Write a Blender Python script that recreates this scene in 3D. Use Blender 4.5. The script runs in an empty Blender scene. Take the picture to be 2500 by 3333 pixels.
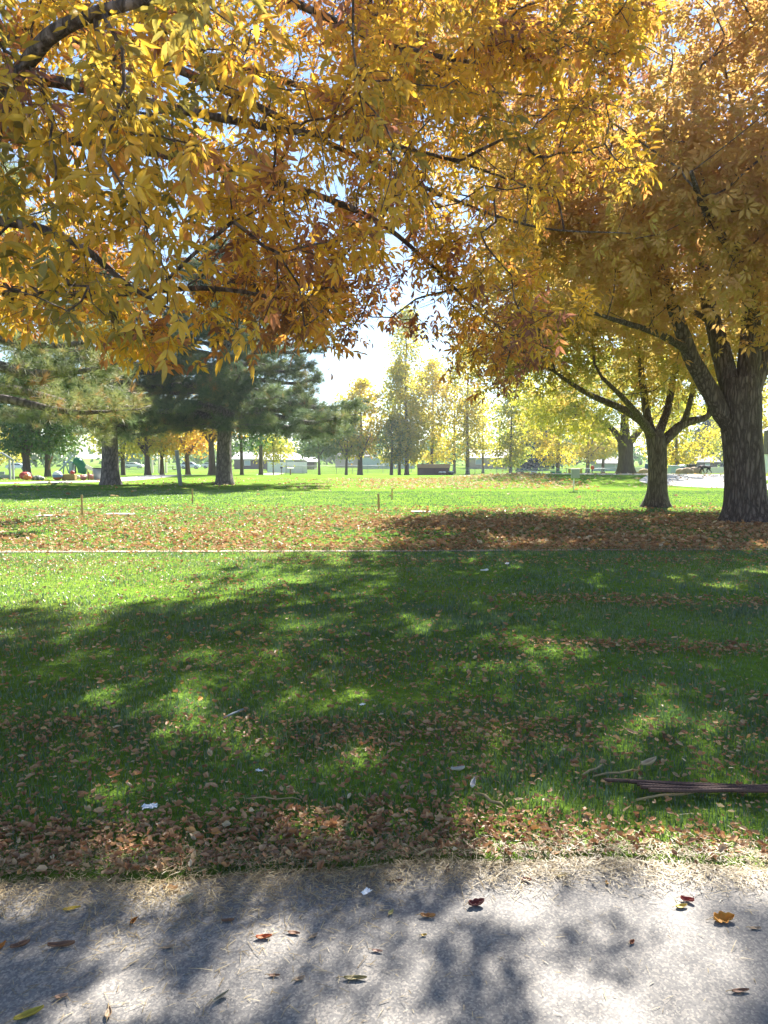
import bpy, math, random
import numpy as np
from mathutils import Vector, Matrix
RNG = np.random.default_rng(7)
random.seed(7)
SC = bpy.context.scene
COL = SC.collection
PI = math.pi

# ------------------------------------------------------------------ camera geometry
F = 2309.0
EYE = 1.6
PITCH = math.atan(177.0 / F)
CA, SA = math.cos(PITCH), math.sin(PITCH)

def smooth(a, b, x):
    t = np.clip((np.asarray(x, float) - a) / (b - a), 0, 1)
    return t * t * (3 - 2 * t)

def h(x, y):
    """terrain height"""
    x = np.asarray(x, float); y = np.asarray(y, float)
    z = -1.0 * smooth(62, 100, y)
    z = z + 0.42 * smooth(33.5, 49, y) * smooth(1.5, 11, x) * (1 - smooth(52, 66, y))
    z = z + 0.025 * np.sin(x * .21 + 1) * np.sin(y * .17) * smooth(3.2, 7, y)
    return z

def at(px, py, D):
    u = (px - 1250.0) / F; v = (1667.0 - py) / F
    d = np.array([u, CA + v * SA, -SA + v * CA])
    return np.array([0, 0, EYE]) + d * (D / d[1])

def gnd(px, py):
    u = (px - 1250.0) / F; v = (1667.0 - py) / F
    d = np.array([u, CA + v * SA, -SA + v * CA])
    lo = 1.0
    t = 1.0
    while t < 900:
        p = np.array([0, 0, EYE]) + d * t
        if p[2] < h(p[0], p[1]):
            a, b = t / 1.02, t
            for _ in range(30):
                m = (a + b) / 2
                p = np.array([0, 0, EYE]) + d * m
                if p[2] < h(p[0], p[1]): b = m
                else: a = m
            p[2] = float(h(p[0], p[1]))
            return p
        t *= 1.02
    p[2] = float(h(p[0], p[1]))
    return p

def stand(px, D):
    """point of the ground at distance D under pixel column px"""
    x = (px - 1250.0) / F * D
    return np.array([x, D, float(h(x, D))])

# ------------------------------------------------------------------ object helpers
def tag(o, label=None, cat=None, group=None, kind=None):
    if label: o['label'] = label
    if cat: o['category'] = cat
    if group: o['group'] = group
    if kind: o['kind'] = kind
    return o

def thing(name, label, cat, loc=(0, 0, 0), rz=0.0, group=None):
    o = bpy.data.objects.new(name, None); COL.objects.link(o)
    o.empty_display_size = .2
    o.location = [float(c) for c in loc]; o.rotation_euler = (0, 0, rz)
    return tag(o, label, cat, group)

def link(name, me, mat, parent=None, world=False):
    o = bpy.data.objects.new(name, me); COL.objects.link(o)
    if mat is not None and len(me.materials) == 0: me.materials.append(mat)
    if parent is not None:
        o.parent = parent
        if world:   # vertices are world coordinates
            o.matrix_parent_inverse = Matrix.Translation(-Vector(parent.location))
    return o

def mesh_np(name, V, loops, starts, smooth_=False, attrs=None):
    me = bpy.data.meshes.new(name)
    V = np.ascontiguousarray(V, dtype=np.float32)
    me.vertices.add(len(V)); me.vertices.foreach_set('co', V.ravel())
    me.loops.add(len(loops)); me.loops.foreach_set('vertex_index', np.ascontiguousarray(loops, dtype=np.int32))
    me.polygons.add(len(starts)); me.polygons.foreach_set('loop_start', np.ascontiguousarray(starts, dtype=np.int32))
    me.update(calc_edges=True)
    me.polygons.foreach_set('use_smooth', np.full(len(starts), bool(smooth_)))
    if attrs:
        for k, a in attrs.items():
            at_ = me.attributes.new(k, 'FLOAT', 'POINT')
            at_.data.foreach_set('value', np.ascontiguousarray(a, dtype=np.float32))
    return me

def unit(v):
    v = np.asarray(v, float)
    n = np.linalg.norm(v, axis=-1, keepdims=True)
    return v / np.maximum(n, 1e-9)

def inst(name, TV, TF, pos, A, B, N, sx, sy, sz, tint=None, smooth_=False):
    """many copies of one small template as one mesh (leaves, blades)"""
    TV = np.asarray(TV, float)
    n = len(pos); nv = len(TV)
    V = (pos[:, None, :]
         + (TV[None, :, 0, None] * np.asarray(sx).reshape(-1, 1, 1)) * A[:, None, :]
         + (TV[None, :, 1, None] * np.asarray(sy).reshape(-1, 1, 1)) * B[:, None, :]
         + (TV[None, :, 2, None] * np.asarray(sz).reshape(-1, 1, 1)) * N[:, None, :])
    tl = np.array([i for f in TF for i in f]); tc = np.array([len(f) for f in TF])
    ts = np.concatenate([[0], np.cumsum(tc)[:-1]])
    loops = (tl[None, :] + (np.arange(n) * nv)[:, None]).ravel()
    starts = (ts[None, :] + (np.arange(n) * len(tl))[:, None]).ravel()
    attrs = {'tint': np.repeat(tint, nv)} if tint is not None else None
    return mesh_np(name, V.reshape(-1, 3), loops, starts, smooth_, attrs)

class MB:
    """collects simple shapes as one mesh"""
    def __init__(s): s.v = []; s.f = []; s.sm = []
    def add(s, V, Fc, sm=False):
        o = len(s.v); s.v.extend([tuple(map(float, p)) for p in V]); s.f.extend([tuple(i + o for i in f) for f in Fc]); s.sm.extend([sm] * len(Fc)); return s
    def box(s, c, d, rz=0, rx=0, ry=0, bev=0):
        x, y, z = d[0] / 2, d[1] / 2, d[2] / 2
        if bev:
            b = min(bev, x * .9, y * .9, z * .9)
            V = []
            for sx in (-1, 1):
                for sy in (-1, 1):
                    for sz in (-1, 1):
                        V += [(sx * x, sy * (y - b), sz * (z - b)), (sx * (x - b), sy * y, sz * (z - b)), (sx * (x - b), sy * (y - b), sz * z)]
            import bmesh
            bm = bmesh.new()
            for p in V: bm.verts.new(p)
            r = bmesh.ops.convex_hull(bm, input=bm.verts[:])
            bm.verts.index_update()
            V = [v.co.copy() for v in bm.verts]; Fc = [[v.index for v in f.verts] for f in bm.faces]
            bm.free()
        else:
            V = [(-x, -y, -z), (x, -y, -z), (x, y, -z), (-x, y, -z), (-x, -y, z), (x, -y, z), (x, y, z), (-x, y, z)]
            Fc = [(0, 3, 2, 1), (4, 5, 6, 7), (0, 1, 5, 4), (1, 2, 6, 5), (2, 3, 7, 6), (3, 0, 4, 7)]
        M = Matrix.Translation(Vector(c)) @ Matrix.Rotation(rz, 4, 'Z') @ Matrix.Rotation(ry, 4, 'Y') @ Matrix.Rotation(rx, 4, 'X')
        return s.add([M @ Vector(p) for p in V], Fc)
    def tube(s, pts, radii, n=8, sm=True, cap=True, wob=None):
        pts = np.asarray(pts, float); k = len(pts)
        if np.isscalar(radii): radii = [radii] * k
        T = unit(np.gradient(pts, axis=0)) if k > 2 else unit(np.repeat((pts[1:] - pts[:1]), 2, 0))
        ref = np.array([1., 0, 0]) if abs(T[0][0]) < .8 else np.array([0, 1., 0])
        U = unit(np.cross(T[0], ref)); V = []
        for i in range(k):
            U = unit(U - T[i] * np.dot(U, T[i])); W = np.cross(T[i], U)
            for j in range(n):
                a = 2 * PI * j / n
                r = radii[i] * (wob(i, a) if wob else 1)
                V.append(pts[i] + r * (math.cos(a) * U + math.sin(a) * W))
        Fc = [(i * n + j, i * n + (j + 1) % n, (i + 1) * n + (j + 1) % n, (i + 1) * n + j) for i in range(k - 1) for j in range(n)]
        if cap: Fc += [tuple(range(n))[::-1], tuple((k - 1) * n + j for j in range(n))]
        return s.add(V, Fc, sm)
    def prism(s, poly, y0, y1):
        """polygon in xz extruded along y"""
        n = len(poly)
        V = [(p[0], y0, p[1]) for p in poly] + [(p[0], y1, p[1]) for p in poly]
        Fc = [tuple(range(n)), tuple(range(2 * n - 1, n - 1, -1))] + [((i + 1) % n, i, i + n, (i + 1) % n + n) for i in range(n)]
        return s.add(V, Fc)
    def ball(s, c, r, nu=20, nv=12, ribs=0, amp=.08, noise=0, seed=0):
        c = np.asarray(c, float); r = np.asarray(r if hasattr(r, '__len__') else (r, r, r), float)
        rr = np.random.default_rng(seed); V = []
        for i in range(nv + 1):
            t = PI * i / nv
            for j in range(nu):
                a = 2 * PI * j / nu
                m = 1 - amp * (0.5 + .5 * math.cos(a * ribs)) if ribs else 1
                if noise: m *= 1 + noise * (math.sin(3 * a + seed) * math.sin(2 * t + seed * 2) + .6 * math.sin(5 * a + 2 * seed) * math.sin(4 * t)) 
                V.append(c + r * np.array([math.sin(t) * math.cos(a) * m, math.sin(t) * math.sin(a) * m, math.cos(t) * (1 if not ribs else 1 - .12 * math.exp(-(math.sin(t) / .3) ** 2))]))
        Fc = [(i * nu + j, (i + 1) * nu + j, (i + 1) * nu + (j + 1) % nu, i * nu + (j + 1) % nu) for i in range(nv) for j in range(nu)]
        return s.add(V, Fc, True)
    def mesh(s, name):
        me = bpy.data.meshes.new(name); me.from_pydata(s.v, [], s.f); me.update()
        me.polygons.foreach_set('use_smooth', s.sm)
        return me
    def build(s, name, mat, parent=None, world=False): return link(name, s.mesh(name), mat, parent, world)

# ------------------------------------------------------------------ materials
def new_mat(name):
    m = bpy.data.materials.new(name); m.use_nodes = True
    nt = m.node_tree; nt.nodes.clear()
    out = nt.nodes.new('ShaderNodeOutputMaterial')
    return m, nt, out

def ramp(nt, stops, fac):
    r = nt.nodes.new('ShaderNodeValToRGB')
    e = r.color_ramp.elements
    while len(e) < len(stops): e.new(.5)
    for i, (p, c) in enumerate(stops):
        e[i].position = p; e[i].color = (*c, 1)
    nt.links.new(fac, r.inputs[0]); return r.outputs[0]

def noise(nt, vec, scale, detail=4, rough=.55):
    n = nt.nodes.new('ShaderNodeTexNoise'); n.inputs['Scale'].default_value = scale
    n.inputs['Detail'].default_value = detail; n.inputs['Roughness'].default_value = rough
    if vec is not None: nt.links.new(vec, n.inputs['Vector'])
    return n.outputs['Fac']

def geo_pos(nt, sc=(1, 1, 1), obj=True):
    if obj: g = nt.nodes.new('ShaderNodeTexCoord').outputs['Object']
    else: g = nt.nodes.new('ShaderNodeNewGeometry').outputs['Position']
    mp = nt.nodes.new('ShaderNodeMapping'); mp.inputs['Scale'].default_value = sc
    nt.links.new(g, mp.inputs['Vector']); return mp.outputs[0]

def mix(nt, f, a, b, blend='MIX'):
    m = nt.nodes.new('ShaderNodeMix'); m.data_type = 'RGBA'; m.blend_type = blend
    if isinstance(f, (int, float)): m.inputs[0].default_value = f
    else: nt.links.new(f, m.inputs[0])
    for i, c in ((6, a), (7, b)):
        if isinstance(c, tuple): m.inputs[i].default_value = (*c, 1)
        else: nt.links.new(c, m.inputs[i])
    return m.outputs[2]

def bump(nt, hgt, strength=.5, dist=.02):
    b = nt.nodes.new('ShaderNodeBump'); b.inputs['Strength'].default_value = strength; b.inputs['Distance'].default_value = dist
    nt.links.new(hgt, b.inputs['Height']); return b.outputs[0]

def leaf_mat(name, stops, trans=.5, gloss=.035, rough=.45):
    m, nt, out = new_mat(name)
    a = nt.nodes.new('ShaderNodeAttribute'); a.attribute_name = 'tint'
    c = ramp(nt, stops, a.outputs['Fac'])
    n = noise(nt, geo_pos(nt, obj=False), 35, 2)
    c = mix(nt, .35, c, mix(nt, n, (.35, .3, .3), (1.6, 1.55, 1.4)), 'MULTIPLY')
    d = nt.nodes.new('ShaderNodeBsdfDiffuse'); t = nt.nodes.new('ShaderNodeBsdfTranslucent'); g = nt.nodes.new('ShaderNodeBsdfGlossy')
    g.inputs['Roughness'].default_value = rough
    nt.links.new(c, d.inputs[0]); nt.links.new(c, t.inputs[0])
    m1 = nt.nodes.new('ShaderNodeMixShader'); m1.inputs[0].default_value = trans
    nt.links.new(d.outputs[0], m1.inputs[1]); nt.links.new(t.outputs[0], m1.inputs[2])
    m2 = nt.nodes.new('ShaderNodeMixShader'); m2.inputs[0].default_value = gloss
    nt.links.new(m1.outputs[0], m2.inputs[1]); nt.links.new(g.outputs[0], m2.inputs[2])
    nt.links.new(m2.outputs[0], out.inputs[0]); return m

def flat_mat(name, c1, c2=None, rough=.7, scale=8, metal=0, bmp=.15, sc=(1, 1, 1), spec=.4):
    m, nt, out = new_mat(name)
    p = nt.nodes.new('ShaderNodeBsdfPrincipled')
    c2 = c2 or tuple(min(1, c * .7) for c in c1)
    f = noise(nt, geo_pos(nt, sc), scale, 5)
    nt.links.new(ramp(nt, [(.3, c1), (.7, c2)], f), p.inputs['Base Color'])
    p.inputs['Roughness'].default_value = rough; p.inputs['Metallic'].default_value = metal
    p.inputs['Specular IOR Level'].default_value = spec
    if bmp: nt.links.new(bump(nt, f, bmp, .01), p.inputs['Normal'])
    nt.links.new(p.outputs[0], out.inputs[0]); return m

def bark_mat(name, dark, light, sc=(12, 12, 1.9), strength=1.0, dist=.05):
    m, nt, out = new_mat(name)
    p = nt.nodes.new('ShaderNodeBsdfPrincipled'); p.inputs['Roughness'].default_value = .9
    p.inputs['Specular IOR Level'].default_value = .2
    v = geo_pos(nt, sc)
    n1 = noise(nt, v, 1.0, 6, .65)
    vo = nt.nodes.new('ShaderNodeTexVoronoi'); vo.feature = 'DISTANCE_TO_EDGE'; vo.inputs['Scale'].default_value = 1.1
    wv = mix(nt, .28, v, mix(nt, n1, (0, 0, 0), (7, 7, 7)), 'ADD')
    nt.links.new(wv, vo.inputs['Vector'])
    r = ramp(nt, [(0, (0, 0, 0)), (.28, (1, 1, 1))], vo.outputs['Distance'])
    hh = mix(nt, .4, r, n1)
    nt.links.new(ramp(nt, [(.1, dark), (.75, light)], hh), p.inputs['Base Color'])
    nt.links.new(bump(nt, hh, strength, dist), p.inputs['Normal'])
    nt.links.new(p.outputs[0], out.inputs[0]); return m

M = {}
M['ash_leaf'] = leaf_mat('ash_leaf', [(0, (.27, .23, .05)), (.22, (.56, .38, .05)), (.5, (.78, .47, .04)), (.75, (.66, .29, .07)), (1, (.30, .13, .08))], .6)
M['maple_leaf'] = leaf_mat('maple_leaf', [(0, (.30, .28, .07)), (.3, (.54, .38, .09)), (.6, (.56, .32, .11)), (1, (.42, .21, .11))], .54)
M['poplar_leaf'] = leaf_mat('poplar_leaf', [(0, (.24, .32, .05)), (.4, (.55, .50, .05)), (.75, (.72, .54, .05)), (1, (.66, .36, .05))], .66)
M['green_leaf'] = leaf_mat('green_leaf', [(0, (.035, .09, .03)), (.5, (.09, .19, .04)), (1, (.28, .32, .05))], .4)
M['needle'] = leaf_mat('needle', [(0, (.06, .10, .055)), (.5, (.14, .19, .075)), (.8, (.27, .28, .09)), (1, (.34, .20, .07))], .45, .05, .5)
M['spruce'] = leaf_mat('spruce', [(0, (.03, .07, .07)), (1, (.07, .12, .12))], .1)
M['litter'] = leaf_mat('litter', [(0, (.17, .09, .05)), (.3, (.36, .17, .075)), (.55, (.48, .28, .14)), (.75, (.50, .36, .20)), (.9, (.60, .30, .06)), (1, (.64, .52, .34))], .25, .05)
M['straw'] = leaf_mat('straw', [(0, (.22, .16, .08)), (1, (.56, .45, .25))], .2, .05)
M['grass'] = leaf_mat('grass', [(0, (.045, .10, .055)), (.6, (.10, .19, .07)), (.85, (.20, .26, .08)), (1, (.40, .33, .18))], .45, .11, .4)
M['bark'] = bark_mat('bark', (.06, .045, .038), (.20, .16, .14))
M['bark_fine'] = bark_mat('bark_fine', (.03, .022, .018), (.10, .08, .065), (16, 16, 5), .6, .02)
M['bark_pine'] = bark_mat('bark_pine', (.065, .055, .055), (.24, .20, .19), (6, 6, 2.2))
M['bark_far'] = flat_mat('bark_far', (.075, .055, .045), (.13, .10, .08), .9, 3, sc=(3, 3, .6))
M['twig'] = flat_mat('twig', (.05, .036, .03), (.09, .065, .05), .8, 20)
M['concrete'] = flat_mat('concrete', (.50, .47, .42), (.40, .37, .33), .9, 5)
M['strip_concrete'] = flat_mat('strip_concrete', (.46, .39, .31), (.30, .25, .19), .95, 3)
M['white'] = flat_mat('white', (.75, .75, .74), (.66, .66, .65), .5, 3)
M['grey_wood'] = flat_mat('grey_wood', (.34, .36, .37), (.25, .27, .28), .8, 5, sc=(1, 1, .2))
M['wood'] = flat_mat('wood', (.46, .30, .16), (.36, .22, .11), .8, 12, sc=(1, 1, .15))
M['brown_wood'] = flat_mat('brown_wood', (.20, .12, .07), (.14, .08, .05), .8, 12, sc=(1, 1, .15))
M['rust'] = flat_mat('rust', (.075, .042, .034), (.14, .08, .06), .75, 60, metal=.2)
M['dark'] = flat_mat('dark', (.02, .02, .022), (.035, .035, .035), .5, 6)
M['grey_metal'] = flat_mat('grey_metal', (.30, .32, .34), (.24, .26, .28), .5, 4, metal=.3)
M['car_silver'] = flat_mat('car_silver', (.55, .60, .66), (.52, .57, .63), .25, 2, metal=.4, bmp=0)
M['car_white'] = flat_mat('car_white', (.72, .73, .74), (.70, .71, .72), .25, 2, bmp=0)
M['glass'] = flat_mat('glass', (.03, .04, .05), (.04, .05, .06), .1, 2, bmp=0)
M['tyre'] = flat_mat('tyre', (.02, .02, .02), (.03, .03, .03), .9, 10)
M['fur'] = flat_mat('fur', (.014, .012, .012), (.028, .024, .022), .65, 30)
M['orange'] = flat_mat('orange', (.60, .20, .04), (.50, .14, .03), .5, 4)
M['red'] = flat_mat('red', (.50, .07, .05), (.40, .05, .04), .5, 4)
M['pink'] = flat_mat('pink', (.55, .22, .18), (.45, .15, .12), .6, 4)
M['cream'] = flat_mat('cream', (.68, .60, .50), (.60, .50, .42), .6, 4)
M['hay'] = flat_mat('hay', (.45, .31, .12), (.30, .19, .07), .95, 14, sc=(.4, 1, 3))
M['stem'] = flat_mat('stem', (.16, .17, .06), (.10, .10, .04), .8, 9)
M['green_plastic'] = flat_mat('green_plastic', (.02, .22, .12), (.02, .18, .10), .4, 3)
M['blue_plastic'] = flat_mat('blue_plastic', (.04, .09, .26), (.04, .08, .22), .45, 3)
M['pale_blue'] = flat_mat('pale_blue', (.40, .48, .58), (.34, .42, .52), .6, 3)
M['rock'] = flat_mat('rock', (.46, .34, .22), (.34, .24, .15), .9, 3, bmp=.5)
M['tan_roof'] = flat_mat('tan_roof', (.48, .29, .16), (.42, .25, .14), .8, 3)
M['roof_pale'] = flat_mat('roof_pale', (.62, .60, .58), (.55, .53, .50), .8, 3)
M['roof_grey'] = flat_mat('roof_grey', (.22, .21, .22), (.17, .16, .17), .8, 3)
M['siding_dark'] = flat_mat('siding_dark', (.13, .11, .11), (.10, .085, .085), .8, 3)
M['siding_tan'] = flat_mat('siding_tan', (.44, .37, .30), (.38, .31, .25), .8, 3)
M['paper'] = flat_mat('paper', (.80, .80, .80), (.72, .72, .72), .8, 10)

def brick_mat():
    m, nt, out = new_mat('brick')
    p = nt.nodes.new('ShaderNodeBsdfPrincipled'); p.inputs['Roughness'].default_value = .85
    b = nt.nodes.new('ShaderNodeTexBrick')
    b.inputs['Color1'].default_value = (.13, .055, .055, 1); b.inputs['Color2'].default_value = (.10, .045, .05, 1)
    b.inputs['Mortar'].default_value = (.17, .12, .11, 1); b.inputs['Scale'].default_value = 2.2
    mp = nt.nodes.new('ShaderNodeMapping'); mp.inputs['Rotation'].default_value = (PI / 2, 0, 0)
    tc = nt.nodes.new('ShaderNodeTexCoord'); nt.links.new(tc.outputs['Object'], mp.inputs[0]); nt.links.new(mp.outputs[0], b.inputs[0])
    nt.links.new(b.outputs[0], p.inputs['Base Color']); nt.links.new(p.outputs[0], out.inputs[0]); return m
M['brick'] = brick_mat()

def chain_mat():
    m, nt, out = new_mat('chain_link')
    d = nt.nodes.new('ShaderNodeBsdfDiffuse'); d.inputs[0].default_value = (.42, .46, .50, 1)
    t = nt.nodes.new('ShaderNodeBsdfTransparent'); x = nt.nodes.new('ShaderNodeMixShader'); x.inputs[0].default_value = .32
    nt.links.new(t.outputs[0], x.inputs[1]); nt.links.new(d.outputs[0], x.inputs[2]); nt.links.new(x.outputs[0], out.inputs[0]); return m
M['chain'] = chain_mat()

def lawn_mat():
    m, nt, out = new_mat('lawn')
    v = geo_pos(nt, obj=False)
    n1 = noise(nt, v, .35, 5); n2 = noise(nt, v, 14, 5, .7); n3 = noise(nt, v, 1.3, 4)
    c = ramp(nt, [(.3, (.10, .18, .035)), (.55, (.15, .25, .035)), (.75, (.23, .29, .06))], n1)
    c = mix(nt, .55, c, ramp(nt, [(.25, (.35, .35, .35)), (.75, (1.6, 1.6, 1.5))], n2), 'MULTIPLY')
    c = mix(nt, ramp(nt, [(.58, (0, 0, 0)), (.8, (.55, .55, .55))], n3), c, (.27, .25, .09))
    d = nt.nodes.new('ShaderNodeBsdfDiffuse'); nt.links.new(c, d.inputs[0])
    nt.links.new(bump(nt, n2, .9, .05), d.inputs['Normal'])
    nt.links.new(d.outputs[0], out.inputs[0]); return m
M['lawn'] = lawn_mat()

def asphalt_mat():
    m, nt, out = new_mat('asphalt')
    v = geo_pos(nt, obj=False)
    n0 = noise(nt, v, .9, 6, .6); n1 = noise(nt, v, 5, 6, .65); n2 = noise(nt, v, 240, 2, .6); n3 = noise(nt, v, 60, 4, .7)
    vo = nt.nodes.new('ShaderNodeTexVoronoi'); vo.inputs['Scale'].default_value = 150; nt.links.new(v, vo.inputs['Vector'])
    c = ramp(nt, [(.3, (.155, .145, .135)), (.5, (.20, .187, .172)), (.72, (.25, .23, .205))], mix(nt, .5, n0, n1))
    stone = ramp(nt, [(0, (.55, .56, .6)), (.5, (.95, .95, .95)), (.85, (1.7, 1.62, 1.5))], vo.outputs['Color'])
    c = mix(nt, .8, c, stone, 'MULTIPLY')
    c = mix(nt, .25, c, ramp(nt, [(.3, (.6, .6, .6)), (.7, (1.4, 1.4, 1.4))], n3), 'MULTIPLY')
    cr = nt.nodes.new('ShaderNodeTexVoronoi'); cr.feature = 'DISTANCE_TO_EDGE'; cr.inputs['Scale'].default_value = 1.1
    nt.links.new(mix(nt, .12, v, mix(nt, n1, (0, 0, 0), (3, 3, 3)), 'ADD'), cr.inputs['Vector'])
    crack = ramp(nt, [(0, (.45, .45, .45)), (.006, (1, 1, 1))], cr.outputs['Distance'])
    c = mix(nt, ramp(nt, [(.45, (0, 0, 0)), (.6, (.8, .8, .8))], n0), c, mix(nt, 1.0, c, crack, 'MULTIPLY'))
    p = nt.nodes.new('ShaderNodeBsdfPrincipled'); p.inputs['Roughness'].default_value = .8
    p.inputs['Specular IOR Level'].default_value = .4
    nt.links.new(c, p.inputs['Base Color'])
    nt.links.new(bump(nt, mix(nt, .5, n3, n2), .5, .003), p.inputs['Normal'])
    nt.links.new(p.outputs[0], out.inputs[0]); return m
M['asphalt'] = asphalt_mat()

# ------------------------------------------------------------------ setting
def edge_y(x):
    """the asphalt's far edge"""
    return 2.66 + .10 * smooth(.2, -1.5, x) * -1 + .03 * np.sin(x * 2.1) + .012 * np.sin(x * 9.3) - .05 * smooth(.9, 1.8, x)

def grid_mesh(name, xs, ys, zf):
    X, Y = np.meshgrid(xs, ys)
    V = np.stack([X, Y, zf(X, Y)], -1).reshape(-1, 3)
    nx, ny = len(xs), len(ys)
    i, j = np.meshgrid(np.arange(nx - 1), np.arange(ny - 1))
    a = (j * nx + i).ravel()
    loops = np.stack([a, a + 1, a + nx + 1, a + nx], 1).ravel()
    return mesh_np(name, V, loops, np.arange(len(a)) * 4, True)

def lawn_z(x, y):
    z = h(x, y)
    return np.where(y < edge_y(x) + .02, -.03, z + .012 * np.sin(x * 5.3 + np.sin(y * 3.1)) * np.sin(y * 4.7) * smooth(3, 3.6, y) * (1 - smooth(10, 16, y)))
xs = np.concatenate([-np.geomspace(700, 12, 40), np.linspace(-11.5, 11.5, 120), np.geomspace(12, 700, 40)])
ys = np.concatenate([np.linspace(-40, 2.2, 12), np.linspace(2.3, 16, 140), np.geomspace(16.4, 110, 110), np.geomspace(115, 1500, 30)])
tag(link('lawn', grid_mesh('lawn', xs, ys, lawn_z), M['lawn']), 'park lawn of mown green grass reaching to the far trees', 'lawn', kind='structure')
axs = np.concatenate([np.linspace(-30, -3.2, 12), np.linspace(-3, 3, 100), np.linspace(3.2, 30, 12)])
ays = np.linspace(0, 1, 40)
X, T = np.meshgrid(axs, ays)
Y = -30 + (edge_y(X) + 30) * (1 - (1 - T) ** 3)
V = np.stack([X, Y, np.where(T > .999, -.02, 0.006 + 0 * X)], -1).reshape(-1, 3)
nx = len(axs)
i, j = np.meshgrid(np.arange(nx - 1), np.arange(len(ays) - 1)); a = (j * nx + i).ravel()
tag(link('asphalt_path', mesh_np('asphalt_path', V, np.stack([a, a + 1, a + nx + 1, a + nx], 1).ravel(), np.arange(len(a)) * 4, True), M['asphalt']),
    'weathered grey asphalt path in dappled shade along the front', 'path', kind='structure')

def strip(name, pts, widths, mat, lift=.015, label=None, thick=.08, cat='path'):
    """a ribbon of paving draped on the ground"""
    P = np.array([(p[0], p[1]) for p in pts], float)
    t = np.linspace(0, 1, len(P)); tt = np.linspace(0, 1, max(40, len(P) * 12))
    x = np.interp(tt, t, P[:, 0]); y = np.interp(tt, t, P[:, 1]); w = np.interp(tt, t, widths)
    for _ in range(6):
        x[1:-1] = (x[:-2] + 2 * x[1:-1] + x[2:]) / 4; y[1:-1] = (y[:-2] + 2 * y[1:-1] + y[2:]) / 4
    dx = np.gradient(x); dy = np.gradient(y); n = np.hypot(dx, dy)
    nxv, nyv = -dy / n, dx / n
    rows = []
    for s in (-.5, -.5, -.17, .17, .5, .5): rows.append((x + nxv * w * s, y + nyv * w * s))
    V = []
    for k in range(len(x)):
        for q, (rx, ry) in enumerate(rows):
            z = float(h(rx[k], ry[k])) + lift - (thick if q in (0, 5) else 0)
            V.append((rx[k], ry[k], z))
    Fc = [(k * 6 + q, (k + 1) * 6 + q, (k + 1) * 6 + q + 1, k * 6 + q + 1) for k in range(len(x) - 1) for q in range(5)]
    me = bpy.data.meshes.new(name); me.from_pydata(V, [], Fc); me.update()
    return tag(link(name, me, mat), label, cat, kind='structure')

g0, g1, g2 = gnd(0, 1797), gnd(1250, 1795), gnd(2500, 1789)
strip('mowing_strip', [(g0[0] * 3, g0[1] - .1), g0, g1, g2, (g2[0] * 3, g2[1] + .2)], [.26, .24, .13, .10, .22], M['strip_concrete'], .010, 'narrow pale concrete strip crossing the lawn')
strip('concrete_path', [stand(-700, 42), stand(0, 43.6), stand(330, 48), stand(430, 54), stand(560, 66), stand(690, 73), stand(770, 82), stand(900, 120)], [2.6, 2.6, 3, 3.2, 3.4, 3, 3, 3], M['concrete'], .02,
      'pale concrete path running behind the pine trunks')
strip('concrete_walk', [(34, 26), (22, 34.5), (17.5, 40), (21.5, 47), (19.5, 50.5), (12, 52), (6, 56)], [2.6, 3.4, 6.2, 7.5, 4, 1.8, 1.6], M['concrete'], .02,
      'bright concrete walk rising behind the big trunk')

SUN_AZ, SUN_EL = math.radians(20), math.radians(41)
sd = Vector((math.sin(SUN_AZ) * math.cos(SUN_EL), math.cos(SUN_AZ) * math.cos(SUN_EL), math.sin(SUN_EL)))
SDV = np.array(sd)

# ------------------------------------------------------------------ trees
def sun_gaps(pos, tint=None):
    """which leaves of a crown are there: those between the sun and chosen patches of path and lawn are cut out to light them"""
    g = pos - SDV[None] * (pos[:, 2] / SDV[2])[:, None]
    x, y = g[:, 0], g[:, 1]
    n = .95 * clump_noise(np.stack([x * 1.0, y * 1.7, 0 * x], 1), 11, 301) + .45 * clump_noise(np.stack([x, y * 1.5, 0 * x], 1), 25, 302)
    thr = .21 - .03 * smooth(.1, 1.2, x) + .03 * smooth(0, -.8, x)
    hole = (n > thr) & (y < 2.78) & (y > .6)
    q = .6 * clump_noise(np.stack([x, y * .9, 0 * x], 1), 3.2, 305) + .6 * clump_noise(np.stack([x, y, 0 * x], 1), 8, 306)
    hole |= (q > .42 - .20 * smooth(.2, -2.0, x) * smooth(3.6, 5.4, y) - .07 * smooth(6, 9, y)) & (y >= 2.78) & (y < 16)
    for px, py, r in SPOTS:
        c = gnd(px, py); hole |= ((x - c[0]) / r) ** 2 + ((y - c[1]) / (r * .8)) ** 2 < 1 + 1.2 * n
    hole |= (x < -2.2 - .25 * (y - 7.8) * 0 + .7 * n) & (y > 7.6 + .5 * n) & (y < 12.5)
    return ~hole
SPOTS = [(1560, 2720, .16), (1640, 2700, .12), (2250, 2790, .3), (2420, 2800, .3), (2100, 2760, .16), (1150, 2480, .17), (1080, 2440, .12), (330, 2600, .17), (1400, 2050, .25), (2200, 2310, .22), (2000, 2380, .15), (2330, 1910, .4), (2200, 1880, .35), (1960, 2660, .15), (640, 2760, .1), (900, 2720, .1)]  # ground spots lit by cutting leaves out of the sun's way

LEAF = np.array([(0, 0, 0), (.25, .125, .035), (.6, .125, .03), (1, 0, -.09), (.6, -.125, .03), (.25, -.125, .035), (.25, 0, 0), (.6, 0, -.015)])
LEAF_F = [(0, 6, 1), (1, 6, 7, 2), (2, 7, 3), (0, 5, 6), (5, 4, 7, 6), (4, 3, 7)]

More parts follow.
